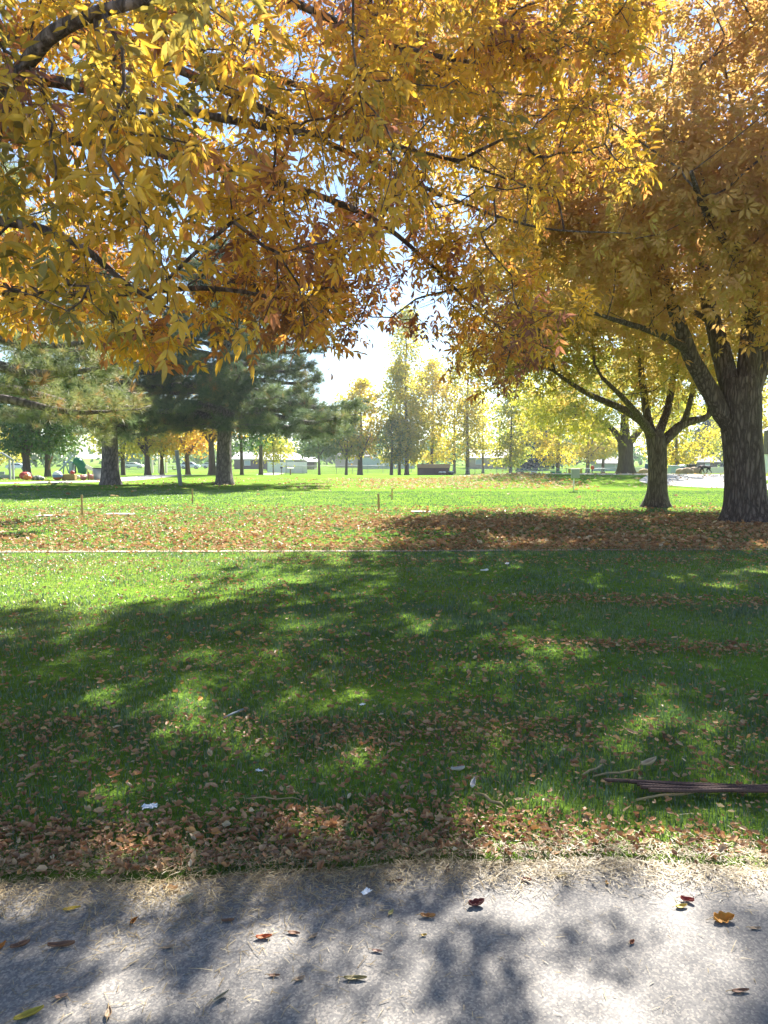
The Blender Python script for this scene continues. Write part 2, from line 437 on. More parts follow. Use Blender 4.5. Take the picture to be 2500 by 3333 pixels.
def spray_template(k=5, fold=.03):
    """k pointed leaflets fanned on one stalk, unit size"""
    V, Fc = [], []
    for i in range(k):
        a = math.radians(-80 + 160 * i / (k - 1)) if k > 1 else 0
        o = np.array([.18 + .22 * math.cos(a), .12 * math.sin(a), 0]); d = np.array([math.cos(a), math.sin(a), -.25]); s = np.array([-math.sin(a), math.cos(a), 0])
        L = .55 + .1 * math.cos(a); w = .12
        b = len(V)
        V += [o, o + d * L * .45 + s * w + (0, 0, fold), o + d * L, o + d * L * .45 - s * w + (0, 0, fold)]
        Fc += [(b, b + 1, b + 2, b + 3)]
    return np.array(V), Fc
SPRAY, SPRAY_F = spray_template(5)
QUAD = np.array([(0, 0, 0), (.5, .32, .08), (1, 0, -.1), (.45, -.3, .05)]); QUAD_F = [(0, 1, 2, 3)]

def rand_unit(n):
    return unit(RNG.normal(size=(n, 3)))

def frames(A, up_bias=1.0, jitter=.5):
    """right-handed frames from leaf axes, blades roughly facing up"""
    N = unit(np.array([0, 0, up_bias]) + jitter * RNG.normal(size=A.shape))
    B = unit(np.cross(N, A)); N = np.cross(A, B)
    return B, N

def catmull(P, R, per=8):
    P = np.asarray(P, float); R = np.asarray(R, float)
    out, rr = [], []
    Q = np.vstack([2 * P[0] - P[1], P, 2 * P[-1] - P[-2]])
    for i in range(len(P) - 1):
        p0, p1, p2, p3 = Q[i:i + 4]
        for k in range(per):
            t = k / per
            out.append(.5 * (2 * p1 + (p2 - p0) * t + (2 * p0 - 5 * p1 + 4 * p2 - p3) * t * t + (3 * p1 - p0 - 3 * p2 + p3) * t ** 3))
            rr.append(R[i] + (R[i + 1] - R[i]) * t)
    out.append(P[-1]); rr.append(R[-1])
    return np.array(out), np.array(rr)

def add_segs(mb, P0, P1, R0, R1, n=4):
    me = segs_mesh('tmp', P0, P1, R0, R1, n)
    V = np.empty(len(me.vertices) * 3, np.float32); me.vertices.foreach_get('co', V)
    L = np.empty(len(me.loops), np.int32); me.loops.foreach_get('vertex_index', L)
    bpy.data.meshes.remove(me); mb.add(V.reshape(-1, 3), L.reshape(-1, 4).tolist(), True)

def segs_mesh(name, P0, P1, R0, R1, n=5):
    """many tapered twigs as one mesh"""
    P0, P1 = np.asarray(P0), np.asarray(P1); m = len(P0)
    T = unit(P1 - P0); ref = np.where(np.abs(T[:, :1]) < .8, np.array([[1., 0, 0]]), np.array([[0, 1., 0]]))
    U = unit(np.cross(T, ref)); W = np.cross(T, U)
    a = np.arange(n) * 2 * PI / n
    ring = np.cos(a)[None, :, None] * U[:, None, :] + np.sin(a)[None, :, None] * W[:, None, :]
    V = np.concatenate([P0[:, None] + ring * np.asarray(R0)[:, None, None], P1[:, None] + ring * np.asarray(R1)[:, None, None]], 1).reshape(-1, 3)
    j = np.arange(n); q = np.stack([j, (j + 1) % n, (j + 1) % n + n, j + n], 1).ravel()
    loops = (q[None] + (np.arange(m) * 2 * n)[:, None]).ravel()
    return mesh_np(name, V, loops, np.arange(m * n) * 4, True)

def grow(nodes, roots, rroots, rmin=.004, c=.0045, expo=.5, wpath=.35):
    """joins leaf clumps to the limbs with the shortest branching skeleton; returns twig segments and each node's direction"""
    n = len(nodes)
    best = np.full(n, 1e9); par = np.full(n, -1); pl = np.zeros(n)
    D = np.linalg.norm(nodes[:, None] - roots[None], axis=2)
    k = D.argmin(1); best = D[np.arange(n), k].copy(); par = -(k + 1)
    plen = np.zeros(n); done = np.zeros(n, bool); order = []
    for _ in range(n):
        i = int(np.where(done, 1e9, best).argmin()); done[i] = True; order.append(i)
        if par[i] >= 0: plen[i] = plen[par[i]] + np.linalg.norm(nodes[i] - nodes[par[i]])
        else: plen[i] = np.linalg.norm(nodes[i] - roots[-par[i] - 1])
        d = np.linalg.norm(nodes - nodes[i], axis=1) + wpath * plen[i]
        up = (~done) & (d < best); best[up] = d[up]; par[up] = i
    cnt = np.ones(n)
    for i in reversed(order):
        if par[i] >= 0: cnt[par[i]] += cnt[i]
    r = np.maximum(rmin, c * cnt ** expo)
    P0, P1, R0, R1 = [], [], [], []
    dirs = np.zeros((n, 3))
    for i in range(n):
        if par[i] >= 0: p = nodes[par[i]]; rp = r[par[i]]
        else: p = roots[-par[i] - 1]; rp = rroots[-par[i] - 1]
        dirs[i] = unit(nodes[i] - p); L = np.linalg.norm(nodes[i] - p)
        r0 = min(rp, r[i] * 1.25)
        m = (p + nodes[i]) / 2 + RNG.normal(size=3) * L * .07 + np.array([0, 0, -.03 * L])
        m1 = p * .72 + m * .28 + RNG.normal(size=3) * L * .03
        P0 += [p, m]; P1 += [m, nodes[i]]; R0 += [r0, (r0 + r[i]) / 2]; R1 += [(r0 + r[i]) / 2, r[i]]
    return np.array(P0), np.array(P1), np.array(R0), np.array(R1), dirs

def trunk_mesh(mb, pts, radii, n=36, flare=0, ridge=.05, seed=0, per=10):
    P, R = catmull(pts, radii, per)
    ph = np.random.default_rng(seed).uniform(0, 6.28, 8)
    zb = P[0][2]
    def wob(i, a):
        w = 1 + ridge * (math.sin(5 * a + ph[0] + P[i][2] * .6) * .6 + math.sin(9 * a + ph[1] - P[i][2]) * .35 + math.sin(14 * a + ph[2] + 2.1 * P[i][2]) * .2)
        if flare:
            f = math.exp(-max(0, P[i][2] - zb) / .34)
            w += flare * f * (1 + .45 * math.sin(4 * a + ph[3]) + .3 * math.sin(7 * a + ph[4]))
        return w
    mb.tube(P, R, n, wob=wob)
    return P, R

def limb(mb, pts, radii, n=14, seed=0, per=7):
    P, R = catmull(pts, radii, per)
    ph = np.random.default_rng(seed).uniform(0, 6.28, 3)
    mb.tube(P, R, n, wob=lambda i, a: 1 + .05 * math.sin(3 * a + ph[0] + i * .5) + .03 * math.sin(7 * a + ph[1] + i))
    return P, R

def in_poly(poly, x, y):
    poly = np.asarray(poly, float); r = np.zeros(len(x), bool)
    j = len(poly) - 1
    for i in range(len(poly)):
        xi, yi = poly[i]; xj, yj = poly[j]
        c = ((yi > y) != (yj > y)) & (x < (xj - xi) * (y - yi) / (yj - yi + 1e-12) + xi)
        r ^= c; j = i
    return r

def region(poly, n, d0, d1):
    """n points inside the cone of an outline, between two distances"""
    poly = np.asarray(poly, float); lo = poly.min(0); hi = poly.max(0); out = []
    while len(out) < n:
        x = RNG.uniform(lo[0], hi[0], 400); y = RNG.uniform(lo[1], hi[1], 400)
        k = in_poly(poly, x, y)
        for a_, b_ in zip(x[k], y[k]):
            out.append(at(a_, b_, RNG.uniform(d0, d1)))
            if len(out) >= n: break
    return np.array(out)

def ellipsoid(n, c, r, power=.45):
    d = rand_unit(n) * (RNG.uniform(0, 1, n) ** power)[:, None]
    return np.asarray(c) + d * np.asarray(r)

def clump_noise(P, s, seed=0):
    g = np.random.default_rng(seed); v = np.zeros(len(P))
    for k in range(6):
        w = unit(g.normal(size=3)) * s * g.uniform(.6, 1.8); v += np.sin(P @ w + g.uniform(0, 6.28))
    return v / 6

# ---- the near ash: its trunk stands left of the picture
def near_ash():
    t = thing('ash_tree', 'golden ash tree overhanging the path, its long drooping branches filling the upper left', 'tree', (-4.3, 4.6, 0))
    mb = MB()
    base = np.array([-4.3, 4.6, -.1])
    roots, rr = [], []
    P, R = trunk_mesh(mb, [base, base + (0, 0, 1.2), base + (.08, .05, 2.4), base + (.2, .1, 3.6), base + (.3, .3, 5.6), base + (.9, .8, 7.6), base + (1.2, 1.2, 9.4)], [.34, .29, .27, .25, .18, .11, .05], flare=.45, seed=3)
    roots.append(P[30:]); rr.append(R[30:])
    f = lambda z: base + np.array([.12, .06, z])
    limbs = [
        ([f(2.6), at(-350, 480, 4.2), at(0, 290, 3.6), at(180, 105, 3.3), at(420, 15, 3.25), at(760, -30, 3.4), at(1150, -70, 3.9)], [.09, .07, .055, .05, .035, .024, .012]),
        ([f(2.3), at(-300, 760, 4.3), at(0, 720, 4.1), at(240, 790, 4.1), at(420, 930, 4.3), at(560, 1010, 4.6)], [.08, .06, .045, .035, .022, .01]),
        ([f(3.0), at(-200, 300, 4.9), at(120, 260, 4.9), at(500, 340, 5.0), at(900, 420, 5.4), at(1200, 460, 6), at(1500, 530, 6.6), at(1800, 640, 7.0)], [.10, .075, .06, .05, .038, .03, .02, .01]),
        ([f(3.2), at(-100, 450, 5.6), at(400, 480, 6.0), at(850, 580, 6.4), at(1200, 705, 6.9), at(1400, 860, 7.2), at(1590, 1040, 7.6), at(1770, 1130, 7.9)], [.10, .08, .062, .05, .04, .028, .016, .008]),
        ([f(4.0), at(300, -250, 5.2), at(800, -60, 5.6), at(1300, 150, 6.2), at(1650, 210, 6.6), at(2050, 170, 7)], [.10, .07, .05, .035, .022, .01]),
        ([f(2.5), at(-100, 950, 5.6), at(300, 960, 5.9), at(700, 940, 6.3), at(1000, 1000, 6.7), at(1150, 1060, 7)], [.08, .06, .045, .03, .02, .01]),
        ([f(3.4), at(-100, 150, 6.5), at(500, 200, 7), at(1100, 480, 7.8), at(1450, 640, 8.2), at(1750, 740, 8.6), at(2050, 760, 9)], [.11, .08, .065, .045, .03, .02, .01]),
        ([f(3.5), at(0, 100, 7), at(700, 200, 8.5), at(1250, 350, 9.5), at(1600, 300, 10), at(1950, 350, 10.4)], [.12, .09, .07, .045, .03, .012]),
    ]
    for i, (p, r) in enumerate(limbs):
        P, R = limb(mb, p, [q * (.9 if k == 0 else .66) for k, q in enumerate(r)], 10, i); roots.append(P[6:]); rr.append(R[6:])
    roots = np.vstack(roots); rr = np.concatenate(rr)
    LN = [(-250, -200), (900, -200), (820, 120), (620, 380), (760, 520), (640, 800), (700, 980), (420, 1080), (100, 1000), (-250, 1000)]
    LM = [(-300, -300), (1250, -300), (1300, 400), (1290, 650), (1190, 760), (1250, 900), (1190, 1050), (960, 1110), (800, 1130), (520, 1170), (300, 1140), (120, 1040), (-300, 960)]
    RM = [(1180, -300), (2100, -300), (2160, 40), (2060, 260), (2040, 400), (2170, 450), (2060, 620), (1820, 640), (1750, 760), (1800, 900), (1960, 900), (1900, 1010), (1700, 1080), (1560, 960), (1420, 760), (1260, 560)]
    RD = [(1340, 640), (1700, 900), (1820, 1150), (1620, 1270), (1480, 1230), (1400, 1120), (1430, 990), (1350, 860)]
    GP = [(1210, 560), (1430, 560), (1430, 1000), (1310, 1090), (1200, 930)]
    RF = [(1150, -300), (1950, -300), (1900, 500), (1700, 800), (1500, 700), (1330, 520), (1180, 500)]
    LC = [(700, 100), (1350, 0), (1330, 480), (1300, 640), (1190, 760), (1250, 900), (1190, 1030), (900, 1080), (760, 900)]
    LB = [(760, 780), (1230, 700), (1290, 950), (1200, 1110), (940, 1160), (700, 1120)]
    LF = [(-300, 650), (350, 750), (520, 950), (420, 1090), (180, 1060), (-300, 960)]
    parts = [(region(LN, 80, 2.9, 4.2), .2), (region(LM, 560, 4.0, 8.0), .46), (region(RM, 360, 5.2, 8.5), .40), (region(RD, 95, 6.6, 10), .60), (region(GP, 20, 6.6, 9), .6), (region(RF, 260, 8.2, 11), .48), (region(LF, 130, 6.5, 9), .62), (region(LC, 190, 6.5, 9.5), .5),
             (np.stack([RNG.uniform(-3.8, -.2, 250), RNG.uniform(3.5, 9, 250), RNG.uniform(5.6, 9.5, 250)], 1), .45), (region(LB, 105, 5.6, 10), .70)]
    nodes = np.vstack([p for p, _ in parts]); base_t = np.concatenate([np.full(len(p), q) for p, q in parts])
    # thin out by clump noise so that gaps stay open
    keep = clump_noise(nodes, 2.6, 5) > -.30
    nodes, base_t = nodes[keep], base_t[keep]
    # russet towards the low middle
    base_t = base_t + .14 * smooth(-1.6, .4, nodes[:, 0]) * (1 - smooth(2.9, 4.2, nodes[:, 2])) * (nodes[:, 1] > 4.5) + .20 * clump_noise(nodes, 1.2, 9) + RNG.normal(0, .16, len(nodes)) + .35 * (RNG.uniform(size=len(nodes)) < .14)
    P0, P1, R0, R1, dirs = grow(nodes, roots, rr, .0028, .0030, .5)
    add_segs(mb, P0, P1, R0, R1, 5)
    # compound leaves
    pos, A, tint, ln = [], [], [], []
    for i in range(len(nodes)):
        k = int(RNG.integers(7, 11)); 
        r = unit(dirs[i] * .55 + rand_unit(k) * .9 + np.array([0, 0, -.35]))
        b = nodes[i] + dirs[i] * RNG.uniform(-.28, .06, (k, 1)) + RNG.normal(size=(k, 3)) * .05
        pos.append(b); A.append(r); tint.append(np.full(k, base_t[i]) + RNG.normal(0, .10, k)); ln.append(RNG.uniform(.15, .24, k))
    pos = np.vstack(pos); A = np.vstack(A); tint = np.concatenate(tint); ln = np.concatenate(ln)
    B, N = frames(A, 1, .55)
    # stalks
    add_segs(mb, pos, pos + A * (ln * .9)[:, None], np.full(len(pos), .0014), np.full(len(pos), .0009), 3)
    mb.build('trunk', M['bark'], t, True)  # one mesh for the trunk, limbs, twigs and leaf stalks
    lp, la, ll, lt, lbn = [], [], [], [], []
    for s, ang, sz in ((.32, 62, .85), (.32, -62, .85), (.6, 55, 1.), (.6, -55, 1.), (.85, 42, 1.), (.85, -42, 1.), (.92, 0, 1.1)):
        n = len(pos); an = np.radians(ang + RNG.normal(0, 10, n))
        a = unit(A * np.cos(an)[:, None] + B * np.sin(an)[:, None] + N * RNG.normal(-.12, .18, (n, 1)) + np.array([0, 0, -.22]))
        keep = RNG.uniform(size=n) < .9
        lp.append((pos + A * (ln * s)[:, None])[keep]); la.append(a[keep]); ll.append((RNG.uniform(.066, .100, n) * sz)[keep]); lt.append((tint + RNG.normal(0, .05, n))[keep])
        lbn.append((N + .35 * RNG.normal(size=(n, 3)))[keep])
    keep = sun_gaps(np.vstack(lp)); 
    lp = np.vstack(lp); la = np.vstack(la); ll = np.concatenate(ll); lt = np.concatenate(lt); N0 = np.vstack(lbn)
    lp, la, ll, lt, N0 = lp[keep], la[keep], ll[keep], lt[keep], N0[keep]
    Bv = unit(np.cross(N0, la)); Nv = np.cross(la, Bv)
    me = inst('crown', LEAF, LEAF_F, lp, la, Bv, Nv, ll, ll * RNG.uniform(.95, 1.35, len(ll)), ll, np.clip(lt, 0, 1))
    link('crown', me, M['ash_leaf'], t, True)
    return t
near_ash()

def broad_tree(name, label, base, trunk, limbs, nodes, per_node, spray, tint, bark='bark', leaf='maple_leaf', spread=.45, ridge=.05, flare=.5, seed=0, group=None, gap=-.35, gapscale=1.1, tvar=.12, cat='tree', tmpl=None, twig_n=4, c=.006):
    """trunk + limbs + branches + a crown of many leaf sprays"""
    t = thing(name, label, cat, base, 0, group)
    mb = MB()
    P, R = trunk_mesh(mb, trunk[0], trunk[1], flare=flare, ridge=ridge, seed=seed)
    roots = [P[len(P) // 2:]]; rr = [R[len(P) // 2:]]
    for i, (p, r) in enumerate(limbs):
        P, R = limb(mb, p, r, 14, seed + i); roots.append(P[2:]); rr.append(R[2:])
    nodes = nodes[clump_noise(nodes, gapscale, seed + 1) > gap]
    P0, P1, R0, R1, dirs = grow(nodes, np.vstack(roots), np.concatenate(rr), .008, c, .5)
    add_segs(mb, P0, P1, R0, R1, twig_n)
    mb.build('trunk', M[bark], t, True)  # mesh holds the limbs and loose branch segments along with the trunk
    crown(t, nodes, dirs, per_node, spray, tint, leaf, spread, seed, tvar, tmpl)
    return t

def crown(t, nodes, dirs, per, size, tint, leaf, spread, seed, tvar=.12, tmpl=None):
    n = len(nodes) * per
    ctr = np.repeat(nodes, per, 0); dd = np.repeat(dirs, per, 0)
    pos = ctr + RNG.normal(size=(n, 3)) * spread * np.array([1, 1, .75])
    if leaf == 'maple_leaf':
        k = sun_gaps(pos); pos, dd = pos[k], dd[k]; n = len(pos)
    A = unit(.5 * dd + .9 * rand_unit(n) + np.array([0, 0, -.25]))
    B, N = frames(A, 1, .7)
    s = size * RNG.uniform(.7, 1.25, n)
    tt = tint + .22 * clump_noise(pos, 1.1, seed + 4) + RNG.normal(0, tvar, n) 
    TV, TF = tmpl if tmpl else (SPRAY, SPRAY_F)
    me = inst('crown', TV, TF, pos, A, B, N, s, s, s, np.clip(tt, 0, 1))
    link('crown', me, M[leaf], t, True)

# ---- the big right tree
DR = 17.3
def big_tree():
    b = gnd(2432, 1700); D = b[1]
    p = lambda x, y, dd=0: at(x, y, D + dd)
    trunk = ([b - (0, 0, .1), p(2428, 1630), p(2424, 1540), p(2418, 1450), p(2412, 1370), p(2408, 1300), p(2405, 1230)], [.50, .47, .45, .45, .47, .50, .42])
    limbs = [
        ([p(2400, 1420), p(2352, 1345, -.1), p(2304, 1262, -.2), p(2245, 1150, -.5), p(2205, 1040, -.8), p(2150, 880, -1.2), p(2080, 680, -1.5)], [.22, .23, .21, .18, .15, .11, .05]),
        ([p(2385, 1300), p(2352, 1160, .2), p(2318, 1040, .4), p(2296, 930, .6), p(2270, 760, .9), p(2230, 520, 1.2)], [.24, .23, .19, .16, .12, .06]),
        ([p(2425, 1300), p(2440, 1150), p(2446, 980), p(2430, 800, -.3), p(2380, 500, -.8)], [.30, .25, .2, .16, .07]),
        ([p(2440, 1290), p(2500, 1120, .3), p(2580, 950, .5), p(2700, 700, .6)], [.24, .2, .15, .06]),
        ([p(2240, 1140, -.5), p(2150, 1090, -1.5), p(2030, 1050, -2.8), p(1900, 1010, -4)], [.10, .08, .05, .025]),
        ([p(2320, 1050, .4), p(2240, 1010, 1.6), p(2130, 1000, 2.6)], [.09, .06, .03]),
        ([p(2445, 1000), p(2400, 850, -2), p(2300, 700, -4.5), p(2250, 560, -6)], [.14, .11, .07, .03]),
    ]
    c = np.array([b[0] - .2, b[1] - .5, 0])
    nodes = np.vstack([ellipsoid(430, c + (0, 0, 8.6), (7.0, 6.8, 5.0)), ellipsoid(110, c + (-3.4, -1.6, 6.4), (3.2, 3.6, 2.2)), ellipsoid(90, c + (-1.0, -3.8, 6.2), (3.4, 3.2, 2.2)), ellipsoid(60, c + (3, 0, 6), (3, 3, 2.4)), ellipsoid(150, c + (-6.6, -.2, 9.6), (3.4, 4.0, 2.6)), ellipsoid(110, c + (.5, -3, 10), (4, 3.4, 2.6))])
    nodes = nodes[nodes[:, 2] > 4.6 + .5 * np.sin(nodes[:, 0] * 2) ]
    return broad_tree('maple_tree', 'large maple tree with deeply furrowed trunk at the right edge', b, trunk, limbs, nodes, 34, .29, .46, ridge=.045, flare=.7, seed=11, spread=.42, gap=-.25, gapscale=.95)
big_tree()

def second_tree():
    b = gnd(2137, 1650); D = b[1]
    p = lambda x, y, dd=0: at(x, y, D + dd)
    trunk = ([b - (0, 0, .1), p(2139, 1600), p(2140, 1540), p(2139, 1480), p(2134, 1430), p(2128, 1400)], [.36, .30, .285, .30, .30, .24])
    limbs = [
        ([p(2128, 1455), p(2104, 1390), p(2062, 1352, -.2), p(2000, 1320, -.5), p(1900, 1275, -1), p(1790, 1200, -1.5)], [.17, .15, .13, .11, .08, .04]),
        ([p(2130, 1440), p(2106, 1350, .3), p(2092, 1255, .5), p(2080, 1130, .8), p(2060, 980, 1)], [.16, .13, .11, .09, .05]),
        ([p(2140, 1420), p(2168, 1350, .5), p(2184, 1275, .8), p(2194, 1190, 1), p(2200, 1050, 1.2)], [.15, .13, .11, .09, .05]),
        ([p(2152, 1450), p(2192, 1405), p(2234, 1376), p(2300, 1357, .1), p(2318, 1320, .2), p(2380, 1280, .3)], [.17, .16, .14, .10, .07, .03]),
        ([p(2224, 1380), p(2240, 1332, -.3), p(2256, 1270, -.5), p(2290, 1150, -.7)], [.11, .09, .07, .04]),
        ([p(2135, 1430), p(2060, 1330, -1.2), p(1960, 1230, -2.4)], [.12, .09, .05]),
    ]
    c = np.array([b[0] - .6, b[1], 0])
    nodes = np.vstack([ellipsoid(420, c + (0, 0, 7.6), (6.0, 5.6, 4.2)), ellipsoid(90, c + (-3.4, -.6, 5.2), (2.8, 3, 1.9)), ellipsoid(60, c + (2, 0, 5), (3, 3, 1.7))])
    nodes = nodes[nodes[:, 2] > 3.3 + .35 * np.sin(nodes[:, 0] * 1.7)]
    return broad_tree('maple_tree', 'forked maple tree with smooth grey limbs left of the furrowed trunk', b, trunk, limbs, nodes, 24, .29, .20, seed=23, flare=.6, ridge=.04, spread=.42, gap=-.22, gapscale=1.0)
second_tree()

def third_tree():
    b = stand(2036, 56); b[2] = h(b[0], b[1])
    D = 56; p = lambda x, y, dd=0: at(x, y, D + dd)
    trunk = ([b - (0, 0, .2), p(2037, 1510), p(2037, 1480), p(2037, 1450), p(2037, 1420)], [.62, .58, .54, .60, .4])
    limbs = [([p(2034, 1455), p(2012, 1420), p(1985, 1390), p(1930, 1350)], [.34, .26, .2, .08]), ([p(2036, 1450), p(2034, 1390), p(2030, 1320), p(2020, 1200)], [.4, .34, .25, .1]),
             ([p(2040, 1455), p(2066, 1420), p(2095, 1390), p(2150, 1340)], [.34, .26, .2, .08])]
    c = np.array([b[0], b[1], 0])
    nodes = np.vstack([ellipsoid(330, c + (-1, 0, 8.5), (8.5, 6, 5.6)), ellipsoid(60, c + (-4.5, -1, 5), (4, 3, 1.8))])
    nodes = nodes[nodes[:, 2] > 3.4 + .5 * np.sin(nodes[:, 0])]
    return broad_tree('shade_tree', 'thick low-forked tree with yellow-green crown on the leafy bank', b, trunk, limbs, nodes, 15, .50, .30, bark='bark_far', leaf='poplar_leaf', seed=31, spread=.7, c=.012)
third_tree()

# ---- pines
TUFT = []
for k in range(22):
    a = k * 2.4; e = math.cos(k / 22 * 1.9)
    d = np.array([math.cos(a) * math.sqrt(1 - e * e), math.sin(a) * math.sqrt(1 - e * e), e]) * (1 - .25 * ((k * 7) % 5) / 5)
    q = unit(np.cross(d, [0.3, .2, 1])); TUFT += [-q * .024, q * .024, d]
TUFT = np.array(TUFT); TUFT_F = [(3 * k, 3 * k + 1, 3 * k + 2) for k in range(22)]

def pine(name, label, b, H, r0, crown_lo, reach, n_br, tuft, tint, seed, lean=0, dead=True, trunk_px=None, tufts=9, limit=None, dens=5.5):
    t = thing(name, label, 'tree', b)
    g = np.random.default_rng(seed)
    mb = MB()
    P, R = trunk_mesh(mb, [b - (0, 0, .1), b + (0, 0, H * .12), b + (lean * .3, 0, H * .35), b + (lean * .6, .1, H * .7), b + (lean, .1, H)], [r0 * 1.05, r0 * .95, r0 * .8, r0 * .5, .04], flare=.35, ridge=.05, seed=seed)
    tips, dirs = [], []
    for k in range(n_br):
        u = (k + g.uniform(0, 1)) / n_br
        z = crown_lo + (H - crown_lo) * u ** 1.15
        i = int(np.argmin(np.abs(P[:, 2] - b[2] - z))); o = P[i]
        a = k * 2.399 + g.normal(0, .35)
        L = reach * (1 - u) ** .75 * g.uniform(.7, 1.12) + .5
        if limit: L *= limit(a, z)
        d = np.array([math.cos(a), math.sin(a), 0])
        droop = -.16 * (1 - u) + .25 * u
        pts = [o, o + d * L * .35 + (0, 0, L * (.06 + droop * .3)), o + d * L * .7 + (0, 0, L * (.04 + droop * .6)), o + d * L + (0, 0, L * (.12 + droop))]
        rb = max(.025, .055 * L ** .7 * (r0 / .4) ** .5)
        Pb, Rb = limb(mb, pts, [rb, rb * .7, rb * .45, .012], 7, k, 4)
        m = int(L * dens)
        for q in range(m):
            s = g.uniform(.25, 1.02) ** .7
            j = min(len(Pb) - 1, int(s * (len(Pb) - 1)))
            side = np.array([-d[1], d[0], 0]) * g.normal(0, .30) * (1.15 - s) * L * .7
            tips.append(Pb[j] + side + np.array([0, 0, g.normal(.02, .26)])); dirs.append(unit(d * .6 + side * .5 + np.array([0, 0, .35])))
        if k % 1 == 0:
            for q in range(4):
                j = g.integers(3, len(Pb)); s = np.array([-d[1], d[0], .1]) * g.choice([-1, 1]) * g.uniform(.2, .4) * L * .6
                mb.tube([Pb[j], Pb[j] + s * .5 + d * .1, Pb[j] + s + d * .3 + (0, 0, .08)], [.018, .012, .006], 4)
    if dead:
        for k in range(9):
            z = crown_lo * g.uniform(.72, 1.02); a = g.uniform(0, 6.28); i = int(np.argmin(np.abs(P[:, 2] - b[2] - z)))
            d = np.array([math.cos(a), math.sin(a), 0]); L = g.uniform(.8, 2.6)
            mb.tube([P[i], P[i] + d * L * .5 + (0, 0, .05), P[i] + d * L + (0, 0, -.15 * L + g.normal(0, .2))], [.03, .02, .008], 5)
    mb.build('trunk', M['bark_pine'], t, True)  # live and dead branches are in this mesh with the trunk
    tips = np.array(tips); dirs = np.array(dirs); n = len(tips) * tufts
    ctr = np.repeat(tips, tufts, 0) + g.normal(size=(n, 3)) * np.array([.15, .15, .09])
    N = unit(np.repeat(dirs, tufts, 0) + g.normal(size=(n, 3)) * .6)
    A = unit(np.cross(N, g.normal(size=(n, 3)))); B = np.cross(N, A)
    s = tuft * g.uniform(.7, 1.2, n)
    tt = tint + .3 * clump_noise(ctr, 1.6, seed) + np.repeat(g.normal(0, .14, len(tips)), tufts) + g.normal(0, .08, n) + (g.uniform(size=n) < .04) * .6
    link('needles', inst('needles', TUFT, TUFT_F, ctr, A, B, N, s, s, s, np.clip(tt, 0, 1)), M['needle'], t, True)
    return t

b1 = gnd(361, 1578); b2 = gnd(731, 1577)
pine('pine_tree', 'tall dark pine tree with the bare lower trunk nearest the leaning post', b2, 14.5, .47, 3.4, 8.6, 80, .46, .36, 41, lean=.3, tufts=7, dens=5)
pine('pine_tree', 'pine tree with stout trunk standing beside the grey bin', b1, 13, .50, 3.8, 6.6, 64, .44, .50, 42, tufts=7, dens=5.6)
pine('pine_tree', 'olive pine reaching in from the left edge with long bright needles', np.array([-11.0, 16.5, 0]), 11, .34, 3.0, 6.4, 48, .27, .62, 43, dead=False, tufts=6, dens=7)

# ---- background trees
def bg_tree(name, label, px, D, H, crown_lo, rx, rz_profile, n, tint, leaf='poplar_leaf', r=.2, size=.4, per=16, seed=0, group=None, bark='bark_far', spread=.5, tvar=.1, gap=-.45, multi=0):
    b = stand(px, D)
    top = b + (0, 0, H)
    g = np.random.default_rng(seed + 100)
    u = g.uniform(0, 1, n); z = crown_lo + (H - crown_lo) * u
    prof = np.interp(u, [q[0] for q in rz_profile], [q[1] for q in rz_profile]) * rx
    rad = prof * g.uniform(0, 1, n) ** .5; a = g.uniform(0, 6.28, n)
    nodes = np.stack([b[0] + rad * np.cos(a), b[1] + rad * np.sin(a), b[2] + z], 1)
    w = g.normal(0, .15, 2)
    trunk = ([b - (0, 0, .1), b + (w[0] * .3, 0, H * .2), b + (w[0], w[1], H * .5), b + (w[0] * .5, w[1], H * .93)], [r * 1.1, r * .9, r * .6, .03])
    limbs = []
    for k in range(multi):
        a = k * 2.4 + seed; z0 = crown_lo * g.uniform(.75, 1.1); L = rx * .8
        limbs.append(([b + (0, 0, z0), b + (math.cos(a) * L * .4, math.sin(a) * L * .4, z0 + L * .5), b + (math.cos(a) * L, math.sin(a) * L, z0 + L * 1.1)], [r * .6, r * .4, r * .15]))
    return broad_tree(name, label, b, trunk, limbs, nodes, per, size, tint, bark=bark, leaf=leaf, flare=.3, seed=seed, spread=spread, group=group, gap=gap, gapscale=.8, tvar=tvar, tmpl=(QUAD, QUAD_F), twig_n=3, c=.006)

ROUND = [(0, .45), (.2, .9), (.5, 1), (.8, .75), (1, .15)]
COLUMN = [(0, .7), (.12, 1), (.3, .8), (.5, .95), (.65, .7), (.8, .72), (.92, .4), (1, .12)]
CONE = [(0, .9), (.1, 1), (1, .03)]
# dark green park trees by the playground
bg_tree('park_tree', 'dark green leafy tree behind the big red pumpkin', 90, 60, 9.5, 2.3, 4.2, ROUND, 190, .3, 'green_leaf', .30, .34, 34, 1, multi=4, spread=.55, gap=-.9)
bg_tree('park_tree', 'green tree with yellowing edge behind the arrow signpost', 156, 61, 9, 2.2, 3.8, ROUND, 170, .55, 'green_leaf', .22, .34, 32, 2, multi=4, spread=.55, gap=-.9)
bg_tree('park_tree', 'yellow-green tree just right of the stout pine trunk', 402, 78, 8, 2.4, 4, ROUND, 130, .35, 'poplar_leaf', .24, .36, 22, 3, multi=3)
bg_tree('park_tree', 'olive tree with dark forked trunk, left of the white gate posts', 482, 76, 8, 2.6, 4.4, ROUND, 150, .25, 'poplar_leaf', .30, .36, 22, 4, multi=4)
bg_tree('park_tree', 'bright yellow tree between the white gate posts', 529, 78, 7.5, 2.6, 3.8, ROUND, 130, .62, 'poplar_leaf', .22, .36, 22, 5, multi=4)
